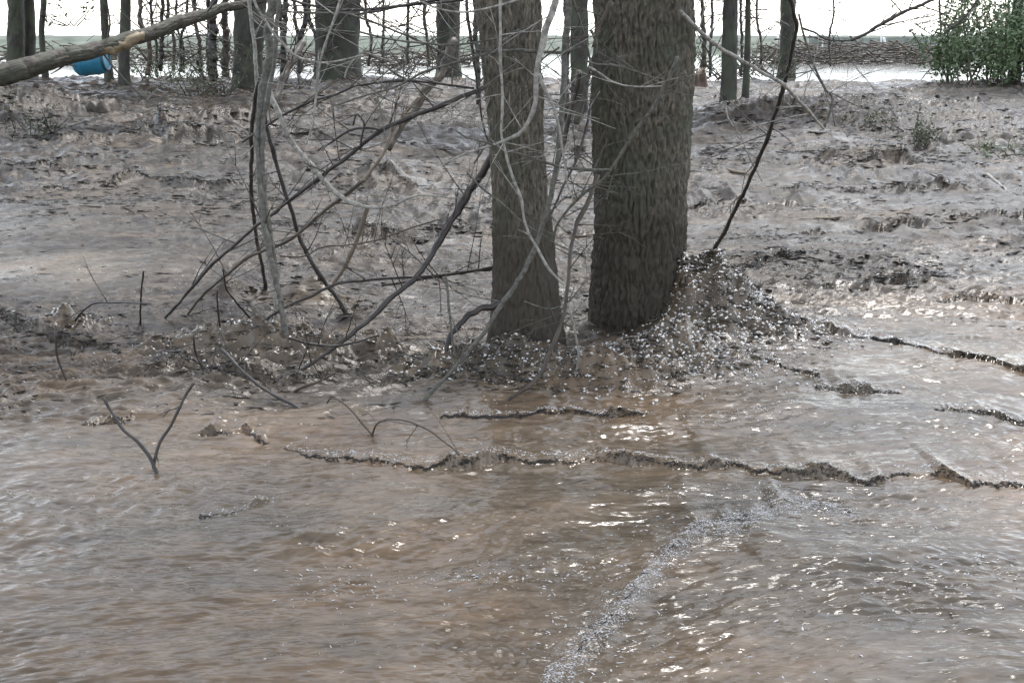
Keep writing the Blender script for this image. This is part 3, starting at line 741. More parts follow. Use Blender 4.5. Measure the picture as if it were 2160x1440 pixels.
T = [
 ('branch', [(1024, 182), (938, 219), (860, 252), (803, 275), (749, 317), (687, 366), (617, 418), (575, 451), (520, 493), (490, 520), (450, 555), (410, 600), (380, 635), (348, 672)], 11, 6, 6.6, 'g', 'dark', 'long dark branch running from the second trunk down left to the mud', 'branch', 6),
 ('branch', [(770, 380), (740, 402), (690, 440), (620, 500), (560, 528), (520, 545), (480, 580), (430, 620), (395, 665)], 8, 6, 6.6, 'g', 'brown', 'arched branch ending in the mud just right of the longest dark branch', 'branch', 4),
 ('limb', [(960, 90), (940, 130), (925, 160), (905, 182), (890, 205), (868, 240), (850, 262), (835, 290), (820, 317)], 22, 10, 8.6, 8.0, 'brown', 'broken reddish brown limb slanting down beside the white water patch', 'branch', 3),
 ('branch', [(885, 205), (850, 245), (830, 275), (815, 310), (795, 345), (770, 375), (745, 400), (715, 425)], 9, 7, 8.2, 7.6, 'tan', 'tan barkless branch under the reddish brown limb', 'branch', 2),
 ('stick', [(778, 430), (768, 465), (752, 510), (728, 560), (700, 605)], 13, 8, 7.6, 'g', 'tan', 'tan stick standing in the mud below the curved pale branch', 'stick', 1),
 ('branch', [(1048, 318), (1010, 375), (975, 430), (940, 490), (905, 545), (870, 590), (830, 625), (790, 665), (740, 705), (690, 745), (640, 775), (600, 790)], 19, 7, 6.5, 'g', 'dark', 'thick dark pole slanting left from the second big trunk to the heap below', 'branch', 4),
 ('sapling', [(1200, -40), (1195, 60), (1186, 200), (1176, 330), (1160, 420), (1145, 470), (1125, 535), (1095, 590), (1060, 640), (1020, 700), (985, 745), (945, 790), (890, 850)], 15, 9, 5.75, 'g', 'grey', 'grey curved sapling crossing in front of the second big trunk to the brown water', 'sapling', 4),
 ('branch', [(1178, -30), (1168, 20), (1150, 60), (1142, 100), (1137, 130), (1133, 170), (1130, 210), (1122, 240), (1108, 265), (1093, 282), (1060, 298), (1020, 312), (980, 325), (940, 345)], 17, 4, 5.4, 5.4, 'pale', 'bleached curved branch hooking left across the second big trunk', 'branch', 3),
 ('branch', [(1137, 155), (1148, 185), (1165, 220), (1177, 260), (1185, 300), (1192, 350), (1197, 390), (1210, 425)], 8, 4, 5.35, 5.4, 'pale', 'thin bleached branch forking down right from the hooked pale one', 'branch', 2),
 ('branch', [(1057, -20), (1055, 100), (1060, 200), (1058, 280), (1062, 300), (1072, 345), (1085, 385), (1098, 415), (1105, 460), (1120, 500), (1140, 535), (1160, 570), (1190, 600)], 6, 6, 5.5, 5.3, 'pale', 'long thin pale shoot hanging down the face of the second big trunk', 'branch', 3),
 ('branch', [(985, 365), (1020, 400), (1060, 430), (1105, 470), (1135, 490), (1165, 510), (1205, 530)], 5, 4, 5.5, 5.4, 'grey', 'thin straight grey twig crossing the middle of the second big trunk', 'twig', 1),
 ('branch', [(960, 275), (985, 290), (1020, 300), (1050, 310), (1100, 326), (1150, 342), (1190, 353), (1240, 357), (1290, 359)], 4, 7, 5.4, 5.4, 'grey', 'grey twig reaching from the second trunk across the gap to the thickest trunk', 'twig', 2),
 ('branch', [(700, 225), (760, 205), (830, 185), (863, 170), (900, 150), (950, 135), (990, 125), (1030, 112), (1080, 105), (1130, 108), (1180, 112), (1225, 100)], 4, 7, 6.1, 5.6, 'grey', 'long arching grey branch ending high in front of the second big trunk', 'branch', 5),
 ('branch', [(600, 24), (640, 28), (720, 28), (760, 38), (820, 60), (870, 80), (920, 105), (960, 125), (990, 134)], 4, 6, 6.4, 6.2, 'grey', 'thin grey branch sloping down across the white opening', 'branch', 4),
 ('branch', [(510, 300), (560, 268), (604, 239), (655, 215), (707, 200), (749, 182), (798, 174), (860, 170), (920, 176), (1000, 186)], 5, 6, 6.9, 6.6, 'dark', 'low dark arching branch between the grey sapling and the second trunk', 'branch', 5),
 ('branch', [(722, -20), (705, 40), (690, 80), (680, 110), (672, 150), (668, 190), (663, 235), (657, 270), (645, 305)], 6, 4, 6.2, 6.1, 'pale', 'upright bleached twig hanging right of the grey sapling', 'twig', 2),
 ('branch', [(533, -20), (540, 10), (555, 37), (580, 75), (610, 107), (630, 122), (665, 132), (700, 132), (760, 118)], 6, 4, 6.3, 6.3, 'pale', 'pale shoot curving down past the top of the grey sapling', 'branch', 2),
 ('branch', [(727, 165), (730, 150), (737, 140), (755, 117), (770, 112), (800, 122), (840, 135)], 4, 4, 6.3, 6.4, 'pale', 'small hooked pale twig left of the white water patch', 'twig', 1),
 ('branch', [(757, 67), (805, 80), (842, 86), (905, 92), (942, 95), (1020, 87), (1080, 70), (1135, 50)], 4, 5, 6.0, 5.8, 'grey', 'nearly level grey twig across the white opening', 'twig', 3),
 ('branch', [(890, 4), (930, 20), (970, 26), (1010, 23), (1060, 10), (1120, -10)], 4, 6, 5.7, 5.6, 'pale', 'bleached sagging twig at the very top beside the second trunk', 'twig', 1),
 ('branch', [(985, -10), (985, 20), (992, 70), (1000, 130), (1010, 200), (1018, 260), (1030, 300)], 7, 4, 6.3, 6.3, 'dark', 'dark upright stem close to the left side of the second big trunk', 'branch', 2),
 ('branch', [(600, -4), (660, 12), (740, 22), (850, 12), (960, -8)], 6, 6, 6.6, 6.4, 'dark', 'dark sagging branch along the top of the white opening', 'branch', 4),
 ('branch', [(740, 32), (800, 22), (880, 10), (960, 2), (1040, -12)], 6, 5, 6.8, 6.4, 'dark', 'dark rising branch just under the topmost sagging one', 'branch', 3),
 ('stick', [(1222, 150), (1212, 200), (1200, 250), (1190, 290), (1180, 335), (1170, 370)], 12, 9, 6.9, 6.6, 'brown', 'dark brown pole in the gap between the two big trunks', 'stick', 2),
 ('branch', [(1247, 215), (1238, 265), (1225, 310), (1208, 355), (1190, 390), (1172, 430), (1155, 470)], 7, 5, 6.2, 5.9, 'dark', 'thin black twig slanting left in the gap between the two big trunks', 'twig', 2),
 ('branch', [(1246, 64), (1257, 85), (1255, 110), (1245, 140), (1238, 170), (1228, 215), (1216, 260)], 6, 14, 5.7, 5.9, 'grey', 'lumpy grey shoot with a hooked tip beside the thickest trunk', 'branch', 2),
 ('sapling', [(1262, 370), (1242, 420), (1218, 470), (1206, 520), (1200, 580), (1194, 640), (1180, 690), (1165, 735), (1145, 780), (1118, 812), (1075, 842)], 10, 9, 5.9, 'g', 'brown', 'lumpy brown stem between the feet of the two big trunks', 'sapling', 6),
 ('branch', [(1205, -10), (1222, 40), (1236, 85), (1246, 130), (1250, 160)], 5, 4, 5.7, 5.7, 'brown', 'fine brown twig at the top between the two big trunks', 'twig', 1),
 ('branch', [(1235, 128), (1262, 136), (1290, 138), (1330, 147), (1380, 165)], 5, 3, 5.45, 5.2, 'grey', 'thin grey twig lying across the thickest trunk, upper of two', 'twig', 1),
 ('branch', [(1243, 142), (1265, 155), (1290, 172), (1330, 183), (1395, 182)], 5, 3, 5.45, 5.2, 'pale', 'thin pale twig lying across the thickest trunk, lower of two', 'twig', 1),
 ('branch', [(1428, 120), (1395, 200), (1360, 250), (1330, 290), (1300, 340), (1270, 380), (1230, 410), (1180, 465), (1165, 520)], 9, 6, 5.3, 5.5, 'grey', 'grey green branch slanting across the face of the thickest trunk', 'branch', 3),
 ('stick', [(1198, 640), (1210, 690), (1220, 740), (1214, 790)], 6, 4, 5.3, 'g', 'pale', 'short pale stick in the mud between the two big trunks', 'stick', 0),
 ('branch', [(1105, 635), (1130, 645), (1160, 652), (1182, 646)], 4, 4, 5.5, 5.5, 'grey', 'short sagging grey twig low on the second big trunk', 'twig', 0),
 ('branch', [(1436, 25), (1470, 62), (1500, 88), (1530, 108), (1570, 130), (1600, 148), (1640, 170), (1665, 190), (1690, 220), (1715, 245), (1738, 272)], 10, 6, 6.4, 7.4, 'pale', 'bleached branch arching out to the right of the thickest trunk', 'branch', 3),
 ('branch', [(1662, -20), (1676, 30), (1680, 60), (1672, 100), (1660, 160), (1650, 195), (1635, 240), (1615, 300), (1590, 360), (1560, 425), (1535, 475), (1506, 530)], 9, 9, 7.4, 'g', 'dark', 'long dark stick stuck in the mud right of the thickest trunk', 'stick', 3),
 ('branch', [(1685, 30), (1700, 90), (1722, 150), (1742, 190), (1756, 205), (1752, 235), (1738, 270)], 5, 6, 7.9, 7.6, 'grey', 'crooked grey branch with an elbow, right of the long dark stick', 'branch', 2),
 ('twig', [(1532, 225), (1536, 248), (1550, 272), (1565, 290), (1576, 320), (1590, 350), (1607, 382)], 4, 3, 10.5, 9.5, 'grey', 'fine bent grey twig in front of the straight dark trunk at right', 'twig', 2),
 ('branch', [(1795, 84), (1830, 70), (1870, 45), (1920, 20), (1985, -6)], 8, 7, 15, 15, 'dark', 'dark bough rising right against the white sky', 'branch', 3),
 ('branch', [(1990, 72), (2030, 42), (2062, 0), (2080, -20)], 4, 5, 15, 15, 'dark', 'thin dark bough touching the green bush', 'branch', 3),
 ('branch', [(1690, 58), (1720, 70), (1745, 84), (1800, 86)], 5, 3, 18, 18, 'dark', 'low dark twig over the far embankment', 'twig', 2),
 ('stick', [(1450, 347), (1510, 354), (1575, 368)], 10, 8, 'g', 'g', 'tan', 'tan stick lying in the mud right of the thickest trunk, upper one', 'stick', 0),
 ('stick', [(1580, 466), (1700, 462), (1850, 454), (1910, 450)], 6, 5, 'g', 'g', 'tan', 'long straight tan stick half sunk in the mud at right', 'stick', 0),
 ('stick', [(1965, 372), (2010, 378), (2060, 380), (2092, 386)], 9, 6, 'g', 'g', 'dark', 'dark stick afloat near the right edge', 'stick', 0),
 ('stick', [(2080, 368), (2100, 382), (2118, 397)], 8, 5, 'g', 'g', 'pale', 'short pale stick afloat near the right edge', 'stick', 0),
 ('twig', [(465, 735), (490, 760), (520, 790), (550, 815), (590, 840), (634, 863)], 8, 8, 5.45, 'g', 'dark', 'straight stick sloping down right in front of the left heap', 'stick', 1),
 ('twig', [(690, 850), (697, 840), (715, 843), (740, 865), (765, 895), (785, 918)], 4, 4, 4.95, 'g', 'brown', 'thin brown twig bending down to the root of the arched twig', 'twig', 0),
 ('twig', [(785, 918), (795, 895), (820, 885), (860, 888), (900, 905), (935, 930), (968, 958)], 5, 4, 'g', 'g', 'brown', 'thin arched twig with both ends in the brown water', 'twig', 1),
 ('twig', [(118, 700), (119, 745), (128, 775), (142, 806)], 5, 5, 5.5, 'g', 'dark', 'short dark twig upright below the mud ridge at left', 'twig', 0),
 ('twig', [(160, 675), (195, 640), (240, 638), (300, 640)], 5, 4, 'g', 6.0, 'dark', 'bent dark twig level over the mud at left', 'twig', 1),
 ('twig', [(303, 572), (298, 620), (296, 682)], 4, 5, 6.0, 'g', 'dark', 'upright dark twig standing alone at left', 'twig', 0),
 ('twig', [(470, 568), (478, 610), (500, 640), (540, 685)], 4, 5, 6.2, 'g', 'dark', 'dark forked twig left of the brown pool', 'twig', 2),
 ('twig', [(458, 610), (460, 650), (465, 700)], 4, 5, 6.0, 'g', 'dark', 'short upright twig on the left heap', 'twig', 1),
 ('branch', [(535, 692), (600, 650), (650, 628), (720, 596), (800, 588), (870, 584), (950, 577), (1040, 566)], 7, 8, 6.2, 6.5, 'dark', 'level dark branch reaching the second big trunk over the brown pool', 'branch', 3),
 ('branch', [(805, 602), (870, 592), (960, 578), (1045, 560)], 6, 8, 6.4, 6.5, 'dark', 'short dark branch beside the level one at the second big trunk', 'branch', 1),
 ('branch', [(590, 540), (640, 540), (680, 522), (740, 516), (800, 505), (860, 483), (930, 462)], 4, 4, 6.7, 6.9, 'brown', 'thin wavy brown branch behind the thick dark pole', 'branch', 3),
 ('branch', [(606, 712), (650, 724), (700, 729), (750, 722), (800, 706)], 7, 4, 5.6, 5.7, 'dark', 'sagging dark twig at the foot of the grey sapling', 'twig', 1),
 ('stick', [(628, 820), (668, 806), (708, 785)], 8, 6, 'g', 5.4, 'brown', 'short brown stick below the left heap', 'stick', 1),
 ('stick', [(940, 582), (946, 640), (955, 720), (962, 752)], 6, 6, 5.9, 'g', 'grey', 'upright grey stick left of the second big trunk', 'stick', 1),
 ('branch', [(350, 742), (400, 752), (440, 782), (500, 800), (560, 806)], 6, 5, 'g', 'g', 'dark', 'dark branch lying flat in the left heap', 'branch', 2),
 ('twig', [(408, 705), (412, 745), (432, 790)], 5, 5, 5.6, 'g', 'dark', 'short dark twig crossing the flat branch in the left heap', 'twig', 1),
 ('stick', [(416, 128), (424, 150), (432, 168)], 6, 5, 22, 'g', 'dark', 'black stick upright in the mud right of the leaning log', 'stick', 1),
 ('stick', [(1228, 1020), (1262, 1021), (1300, 1018)], 4, 3, 'g', 'g', 'dark', 'thin dark stick floating just below the wave line', 'stick', 0),
 ('branch', [(640, 90), (610, 140), (590, 185), (575, 225)], 16, 14, 8.5, 8.0, 'brown', 'short brown limb slanting just right of the grey sapling top', 'branch', 2),
 ('branch', [(1290, 4), (1270, 40), (1262, 60), (1250, 100)], 10, 5, 5.6, 5.6, 'brown', 'short brown spur at the top left of the thickest trunk', 'branch', 1),
 ('branch', [(745, 265), (752, 240), (768, 262), (762, 290), (762, 310)], 4, 6, 6.6, 6.6, 'dark', 'short dark spur standing on the longest dark branch', 'twig', 1),
 ('branch', [(670, 318), (700, 300), (735, 275), (775, 270), (800, 274)], 4, 6, 6.7, 6.6, 'dark', 'dark bow shaped branch meeting the longest dark branch', 'branch', 1),
 ('branch', [(1015, 190), (1040, 170), (1080, 140), (1110, 122)], 4, 4, 5.6, 5.6, 'grey', 'fine grey twig rising across the upper second trunk', 'twig', 2),
 ('branch', [(1000, 345), (1050, 265), (1100, 190), (1140, 130), (1180, 100)], 4, 4, 5.5, 5.5, 'brown', 'straight thin brown twig rising steeply over the second trunk', 'twig', 2),
 ('branch', [(880, 190), (905, 210), (935, 225), (955, 240)], 5, 3, 7.6, 7.6, 'pale', 'short pale twig beside the reddish brown limb', 'twig', 0),
 ('branch', [(815, 140), (840, 160), (880, 175), (935, 190)], 5, 3, 7.6, 7.6, 'grey', 'short grey twig above the low dark arching branch', 'twig', 1),
]
for (nm, pts, w0, w1, Y0, Y1, m_, lab, cat, tw) in T:
    stem(nm, pts, w0 * .88, w1 * .88, Y0, Y1, m_, lab, cat, twigs=int(tw * 3.4), tlen=.36)

# forked twig of the foreground: one thing, two arms
YV = float(ground_hit(326, 994)[1])
vf = stem('twig', [(218, 838), (235, 870), (260, 905), (290, 930), (310, 955), (322, 978), (330, 1000)], 6, 9, YV + .16, 'g', 'dark', 'V shaped forked twig standing in the brown foreground water', 'twig', twigs=2)
stem('arm', [(408, 808), (385, 845), (365, 890), (340, 930), (328, 965), (324, 988)], 6, 8, YV + .14, YV + .005, 'dark', parent=vf, twigs=2)

# ------------------------------------------------------------------ loose brush hanging in the middle, one bush of fine twigs each
def brush(cx, cy, Y, n, spread, label, seed, m='brown', up=.6, L=.8, name='bush', leaf=0, lm='leafdull', lsize=.05, ground=True):
    rng = random.Random(seed); root = empty(name)
    b = at(cx, cy, Y)
    if ground: b[2] = float(surface(b[0], b[1], False)) - .03
    ends = []
    for k in range(n):
        d = (rng.uniform(-1, 1), rng.uniform(-.8, .8), rng.uniform(-.1, 1) * up + .25)
        C2 = limb_path(b + np.array([rng.uniform(-1, 1), rng.uniform(-1, 1), 0]) * spread * .4, d, L * rng.uniform(.5, 1.2), rng, 10, .04)
        tube('twig', C2, np.linspace(.0035, .0015, len(C2)) * Y / 6 * rng.uniform(.6, 1.2), M[m], root, sides=4, seed=seed + k)
        ends += [C2[-1], C2[5], C2[7]]
    if leaf:
        lv, lf = leaf_cloud(ends, [L * .22] * len(ends), leaf, lsize, rng, 1)
        link('leaves', lv, lf, M[lm], root, smooth=False)
    settle(root, tuple(b)); tag(root, label, 'bush'); return root

brush(430, 140, 23, 26, 1.2, 'greenish bush at the back between leaning log and broad trunk', 101, L=1.1, leaf=700, lsize=.07, lm='leafdull')
brush(330, 132, 28, 22, 1.6, 'low green bush right behind the leaning log', 102, L=1.0, leaf=600, lsize=.08, lm='leafgreen')
brush(600, 140, 25, 22, 1.2, 'bare brown bush behind the grey sapling', 103, L=.9, leaf=150, lsize=.06)
brush(850, 108, 34, 22, 2.0, 'low brown bush across the white opening', 104, L=1.0, leaf=150, lsize=.07)
brush(1490, 125, 30, 22, 1.2, 'green leafy bush behind the straight dark trunk at right', 105, L=1.3, leaf=700, lsize=.08, lm='leafgreen')
brush(1610, 130, 32, 26, 1.8, 'brownish green bush between the two right hand trunks', 106, L=1.0, leaf=500, lsize=.08)
brush(150, 55, 24, 8, .3, 'small leafy spray of twigs against the white sky at upper left', 107, L=.7, leaf=90, lsize=.10, m='dark', ground=False)
brush(145, 650, 6.0, 14, .15, 'tuft of dark twigs on the mud ridge at the left edge', 108, L=.10, m='dark')
brush(800, 740, 5.5, 16, .12, 'clump of dark debris twigs between the left heap and second trunk', 109, L=.13, m='dark')
brush(1510, 525, 6.9, 16, .15, 'tuft of dark twigs at the foot of the long dark stick', 110, L=.16, m='dark')
brush(60, 215, 17, 30, 1.1, 'dark tangled bush half buried at the left edge below the log', 111, L=.55, m='dark', leaf=260, lsize=.06)
brush(1860, 240, 17, 34, 1.6, 'low tangled weeds on the mud mound at right', 112, L=.3, m='brown', leaf=350, lsize=.05)
brush(1950, 235, 16, 20, .5, 'small olive weed clump on the right mound', 113, L=.3, m='brown', leaf=400, lsize=.05)
brush(2110, 290, 15, 20, .6, 'pale green weeds near the right edge', 114, L=.3, m='brown', leaf=300, lsize=.04, lm='leafgreen')
# green willow-like bush at the right edge
root = empty('bush'); rng = random.Random(77); ends = []
for k in range(46):
    b = at(rng.uniform(1975, 2260), 165, 27 + rng.uniform(-1.5, 1.5)); b[2] = .35
    C2 = limb_path(b, (rng.uniform(-.28, .2), rng.uniform(-.3, .3), 1), rng.uniform(1.2, 3.0), rng, 16)
    tube('stem', C2, np.linspace(.02, .006, len(C2)), M['brown'], root, sides=5, seed=k); ends += [C2[i] for i in (5, 7, 9, 11, 13, 15)]
lv, lf = leaf_cloud(ends, [.42] * len(ends), 12000, .12, rng, 1)
link('leaves', lv, lf, M['leafgreen'], root, smooth=False)
settle(root, (13, 27, .35)); tag(root, 'large bright green leafy bush filling the right edge', 'bush')

# ------------------------------------------------------------------ posts on the far bank
C2 = crom(np.array([at(1872, 112, 56.5), at(1864, 80, 56.5)]), 6)
tag(tube('post', C2, [.06] * 6, M['white'], sides=8, wob=0), 'short leaning white post before the pale fence on the far bank', 'post')
fe = empty('fence'); nx = 500; xs = np.linspace(15.0, 34.0, nx); V, F = [], []
for x_ in xs:
    yy_ = 57.4 + .05 * math.sin(x_ * 14) + .02 * math.sin(x_ * 47); tp = 1.27 + .02 * math.sin(x_ * 1.3)
    V += [(x_, yy_, .2), (x_, yy_, tp), (x_, yy_ + .06, tp), (x_, yy_ + .06, .2)]
for i in range(nx - 1):
    a_ = i * 4; b_ = a_ + 4
    F += [(a_, b_, b_ + 1, a_ + 1), (a_ + 1, b_ + 1, b_ + 2, a_ + 2), (a_ + 2, b_ + 2, b_ + 3, a_ + 3)]
link('panel', V, F, M['panel'], fe, smooth=False)
for px in (1640, 1735, 1858, 1978, 2100, 2220):
    p_ = at(px, 90, 57.2); tube('post', crom(np.array([(p_[0], 57.2, .1), (p_[0], 57.2, 1.45)]), 5), [.045] * 5, M['white'], fe, sides=8, wob=0)
settle(fe, (15.0, 57.4, .2)); tag(fe, 'pale grey green fence with thin white posts along the far right bank', 'fence')
# drift line of branches in front of the far water
def driftwood(x0, x1, y0, y1, Ya, Yb, n, label, seed):
    rng = random.Random(seed); VV, FF = [], []; off = 0
    for k in range(n):
        Y = rng.uniform(Ya, Yb); px = rng.uniform(x0, x1); b = at(px, (y0 + y1) / 2, Y); b[2] = .36 + rng.random() ** 1.6 * (y1 - y0) / FPX * Y * .9
        an = rng.gauss(0, .55)
        d = np.array([math.cos(an), rng.uniform(-.4, .4), math.sin(an) * .6]); L = rng.uniform(.5, 2.2)
        C2 = crom([b - d * L / 2, b + np.array([0, 0, rng.uniform(-.1, .15)]), b + d * L / 2], 6)
        V, F, cap = tube_geo(C2, np.linspace(.034, .010, 6) * rng.uniform(.3, 1.3), sides=5, seed=k)
        VV.append(V); FF += [tuple(int(v) + off for v in f) for f in to_faces(F, cap)]; off += len(V)
    o = link('driftwood_litter', np.vstack(VV), FF, M['brown']); tag(o, label, 'driftwood', kind='stuff')
driftwood(1620, 2020, 95, 135, 44, 50, 420, 'drift line of tangled branches before the far water', 5)
driftwood(560, 1010, 100, 125, 40, 52, 260, 'thin drift of branches in the white opening', 6)
driftwood(0, 560, 100, 130, 44, 52, 300, 'dark drift of brush behind the leaning log', 8)

# ------------------------------------------------------------------ litter and foam on the flow, partly standing for shade and glints
def front_y(i, x):
    gx, gy, A, L, G, J = FR[i]; sc = 1 / max(L, .08); g0 = np.interp(x, gx, gy); y = g0
    D = np.clip(gy.mean() / 5, .8, 4)
    for _ in range(2):
        y = g0 + J * (pn(x * sc * .7, x * 0 + i, 31) + .55 * pn(x * sc * 2.1, x * 0 + i, 32) + .30 * pn(x * sc * 6, x * 0 + i, 33)) + (.012 * pn(x * 28 / D, y * 26 / D + i, 34) + .007 * pn(x * 60 / D, y * 60 / D + i, 37)) * D
    return y

def spots(n, seed, mode):
    r = np.random.RandomState(seed); X, Y = [], []
    if mode == 'litter':
        px = r.uniform(-150, 2310, n * 6); py = 165 + (r.rand(n * 6)) ** .95 * 720
    else:
        px = r.uniform(-150, 2310, n * 4); py = r.uniform(560, 1460, n * 4)
    u = (px - 1080) / FPX; v = (720 - py) / FPX
    dx, dy, dz = u, CP + v * SP, -SP + v * CP
    z = np.zeros_like(dx)
    for _ in range(10):
        t = (z - H) / dz; z = .5 * z + .5 * base_z(dx * t, dy * t)
    x, y = dx * t, dy * t
    cm = chop_mask(x, y); ch = churn_mask(x, y)
    pt = ss(-.1, .5, pn(x * 1.1, y * 1.3, 44) + .4 * pn(x * 4, y * 6, 45))
    if mode == 'litter':
        for q_, rx_, ry_ in [((60, 250), 1.6, 1.8), ((400, 280), 1.5, .8), ((100, 710), .35, .2), ((600, 640), .4, .3), ((600, 740), .5, .25), ((1750, 560), .9, .4), ((1750, 330), 2.4, .6), ((330, 420), 1.6, .8), ((800, 400), .5, .4), ((930, 480), .7, .3), ((1080, 780), .4, .15)]:
            p_ = pix_plane(*q_); ch = np.maximum(ch, .9 * np.exp(-((x - p_[0]) / rx_) ** 2 - ((y - p_[1]) / ry_) ** 2))
    if mode == 'litter': dens = .34 * cm * (.15 + pt) * (1 - .6 * ss(-.6, -1.4, x) * ss(6.4, 7.2, y) * (1 - ss(9, 12, y))) + .9 * ch + .35 * cm * ss(11, 17, y) * pt
    else: dens = .01 + .14 * pt * (1 - cm) + 1.0 * ch + .25 * cm * (1 - ss(6.5, 8.5, y))
    k = r.rand(len(x)) < dens
    x, y = x[k][:n], y[k][:n]
    return x, y

def bits(name, x, y, smin, smax, m, seed, label, cat, lift, flat, elong):
    r = np.random.RandomState(seed); n = len(x)
    z = surface(x, y)
    # an eight-cornered chip, bent at random
    base = np.array([[-1, 0, 0], [-.5, -.5, .2], [.5, -.5, 0], [1, 0, .1], [.5, .5, 0], [-.4, .5, .1], [0, 0, .8], [0, 0, -.6]])
    tri = [(0, 1, 6), (1, 2, 6), (2, 3, 6), (3, 4, 6), (4, 5, 6), (5, 0, 6), (1, 0, 7), (2, 1, 7), (3, 2, 7), (4, 3, 7), (5, 4, 7), (0, 5, 7)]
    V = np.repeat(base[None], n, 0) + r.uniform(-.28, .28, (n, 8, 3))
    s = smin + (smax - smin) * r.rand(n) ** 2.5; s = s * np.clip(y / 6, .7, 2.6)
    el = 1 + elong * r.rand(n) ** 2
    V[:, :, 0] *= (s * el)[:, None]; V[:, :, 1] *= s[:, None]; V[:, :, 2] *= (s * flat)[:, None]
    an = r.normal(0, .28 if m == 'litter' else .7, n); tl = r.normal(0, .12 if m == 'litter' else .35, n)
    c, q = np.cos(tl)[:, None], np.sin(tl)[:, None]
    vx, vz = V[:, :, 0] * c - V[:, :, 2] * q, V[:, :, 0] * q + V[:, :, 2] * c
    c, q = np.cos(an)[:, None], np.sin(an)[:, None]
    W = np.stack([vx * c - V[:, :, 1] * q + x[:, None], vx * q + V[:, :, 1] * c + y[:, None], vz + (z + lift * s)[:, None]], -1).reshape(-1, 3)
    F = (np.array(tri)[None] + (np.arange(n) * 8)[:, None, None]).reshape(-1, 3)
    o = link(name, W, F, M[m], smooth=(m in ('foam', 'lump'))); tag(o, label, cat, kind='stuff')

x, y = spots(17000, 5, 'litter')
fx, fy = [x], [y]
r = np.random.RandomState(9)
for i, (n, off, sp) in {0: (300, .02, .05), 9: (420, 0, .07), 10: (320, .1, .22), 11: (420, .1, .3), 12: (320, .1, .2), 14: (160, 0, .04), 15: (260, 0, .06), 16: (160, .1, .1), 17: (100, .1, .1), 18: (160, .1, .1), 21: (120, .1, .1)}.items():
    gx = FR[i][0]; xx = r.uniform(gx[0], gx[-1], n); fx.append(xx); fy.append(front_y(i, xx) + off + r.normal(0, sp, n))
bits('floating_litter_and_shade', np.concatenate(fx), np.concatenate(fy), .003, .018, 'litter', 3, 'dark mud coated bark chips and leaves riding on the flood, also standing for shaded wave faces', 'debris', .05, .35, 4.0)  # real litter, packed denser to darken wave faces and hollows
def patchy(i, xx): return pn(xx * 3.1, xx * 0 + i * 1.7, 91) + .6 * pn(xx * 11, xx * 0 + i, 92)
fx, fy = [], []
for i, (n, sp) in {1: (5500, .007), 2: (1800, .007), 3: (3200, .014), 4: (260, .008), 5: (400, .012), 6: (400, .010), 7: (400, .010), 8: (200, .006), 0: (3000, .03), 9: (2400, .035), 14: (900, .03), 15: (1800, .05), 16: (700, .05), 17: (300, .05), 18: (700, .03), 19: (300, .04), 20: (900, .04), 21: (700, .05), 22: (300, .04), 23: (400, .03), 24: (200, .012), 25: (400, .015)}.items():
    gx = FR[i][0]; xx = r.uniform(gx[0], gx[-1], n); yy = front_y(i, xx); th_ = patchy(i, xx)
    k = th_ > (-.34 if i == 1 else -.12) - .35 * (r.rand(n) < .3)
    fx.append(xx[k]); fy.append((yy - .008 + r.normal(0, sp, n) * (.5 + 1.6 * np.clip(th_, 0, 1)))[k])
bits('bark_shade_crumbs', np.concatenate(fx), np.concatenate(fy), .0025, .0085, 'crumb', 13, 'line of dark bark crumbs standing in for the shaded undersides of the breaking wave edges', 'debris', .2, .55, 2.2)  # dark crumbs draw the shade under the wave lips, along with debris
x, y = spots(5500, 11, 'foam')
fx, fy = [x], [y]
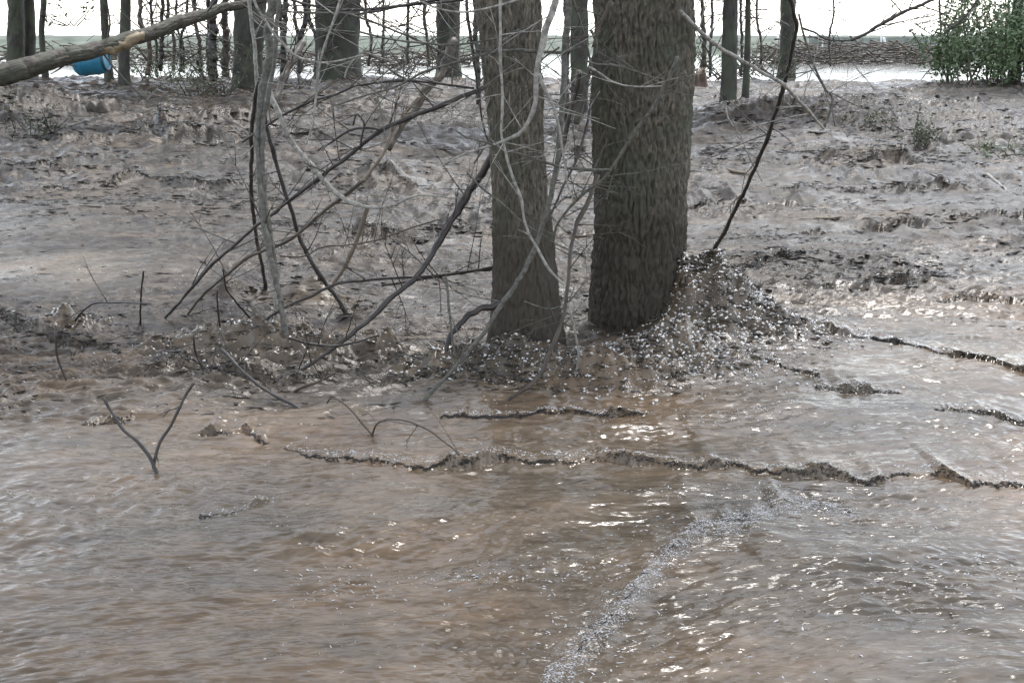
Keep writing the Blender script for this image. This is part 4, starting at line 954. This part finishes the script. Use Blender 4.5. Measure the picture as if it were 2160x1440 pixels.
for p, rx, ry in RIP:
    fx.append(p[0] + r.normal(0, rx * .8, 170)); fy.append(p[1] + r.normal(0, ry * .8, 170))  # extra pale flecks laid in as white glints
for i, (n, off, sp) in {1: (1700, .06, .022), 2: (500, .05, .025), 3: (1600, .06, .035), 4: (300, -.02, .06), 5: (350, .02, .04), 6: (450, .02, .03), 7: (160, .02, .03), 8: (80, .01, .02), 9: (400, .05, .06)}.items():
    gx = FR[i][0]; xx = r.uniform(gx[0], gx[-1], n); fx.append(xx); fy.append(front_y(i, xx) + off + r.normal(0, sp, n))
bits('foam', np.concatenate(fx), np.concatenate(fy), .0012, .0085, 'foam', 4, 'small pale flecks of foam and spray, also standing for glints on the muddy water', 'foam', .1, .4, 1.8)
gx = FR[4][0]; xx = gx[0] + (gx[-1] - gx[0]) * r.rand(12000); sp_ = .008 + .06 * ss(-.3, .4, pn(xx * 4, xx * 0, 94))
bits('foam', xx + r.normal(0, .01, 12000), front_y(4, xx) - .02 + r.normal(0, 1, 12000) * sp_, .0008, .0042, 'foam', 15, 'pale soft foam streak sweeping down to the bottom centre', 'foam', .5, .5, 2.2)
fx, fy = [], []
for i, n in {0: 420, 1: 300, 2: 380, 3: 140, 4: 120, 5: 60}.items():
    p, A, rx, ry = BP[i]; fx.append(p[0] + r.normal(0, rx * .8, n)); fy.append(p[1] + r.normal(0, ry * .8, n))
bits('churned_mud', np.concatenate(fx), np.concatenate(fy), .008, .030, 'lump', 16, 'dark wet lumps of mud thrown up against the thickest trunk', 'mud', .05, .7, 1.6)
fx, fy = [], []
for i, n in {0: 1300, 1: 1300, 2: 1500, 3: 350, 4: 420, 5: 120, 7: 120, 8: 80}.items():
    p, A, rx, ry = BP[i]; fx.append(p[0] + .03 + r.normal(0, rx * .85, n)); fy.append(p[1] - .05 + r.normal(0, ry * .85, n))
bits('splash_foam_and_glints', np.concatenate(fx), np.concatenate(fy), .003, .013, 'foam', 14, 'pale lumps of froth and stand-in glints churning around the feet of the trees', 'foam', .25, .95, .4)  # froth whose pale lumps double as highlights of the wet splash
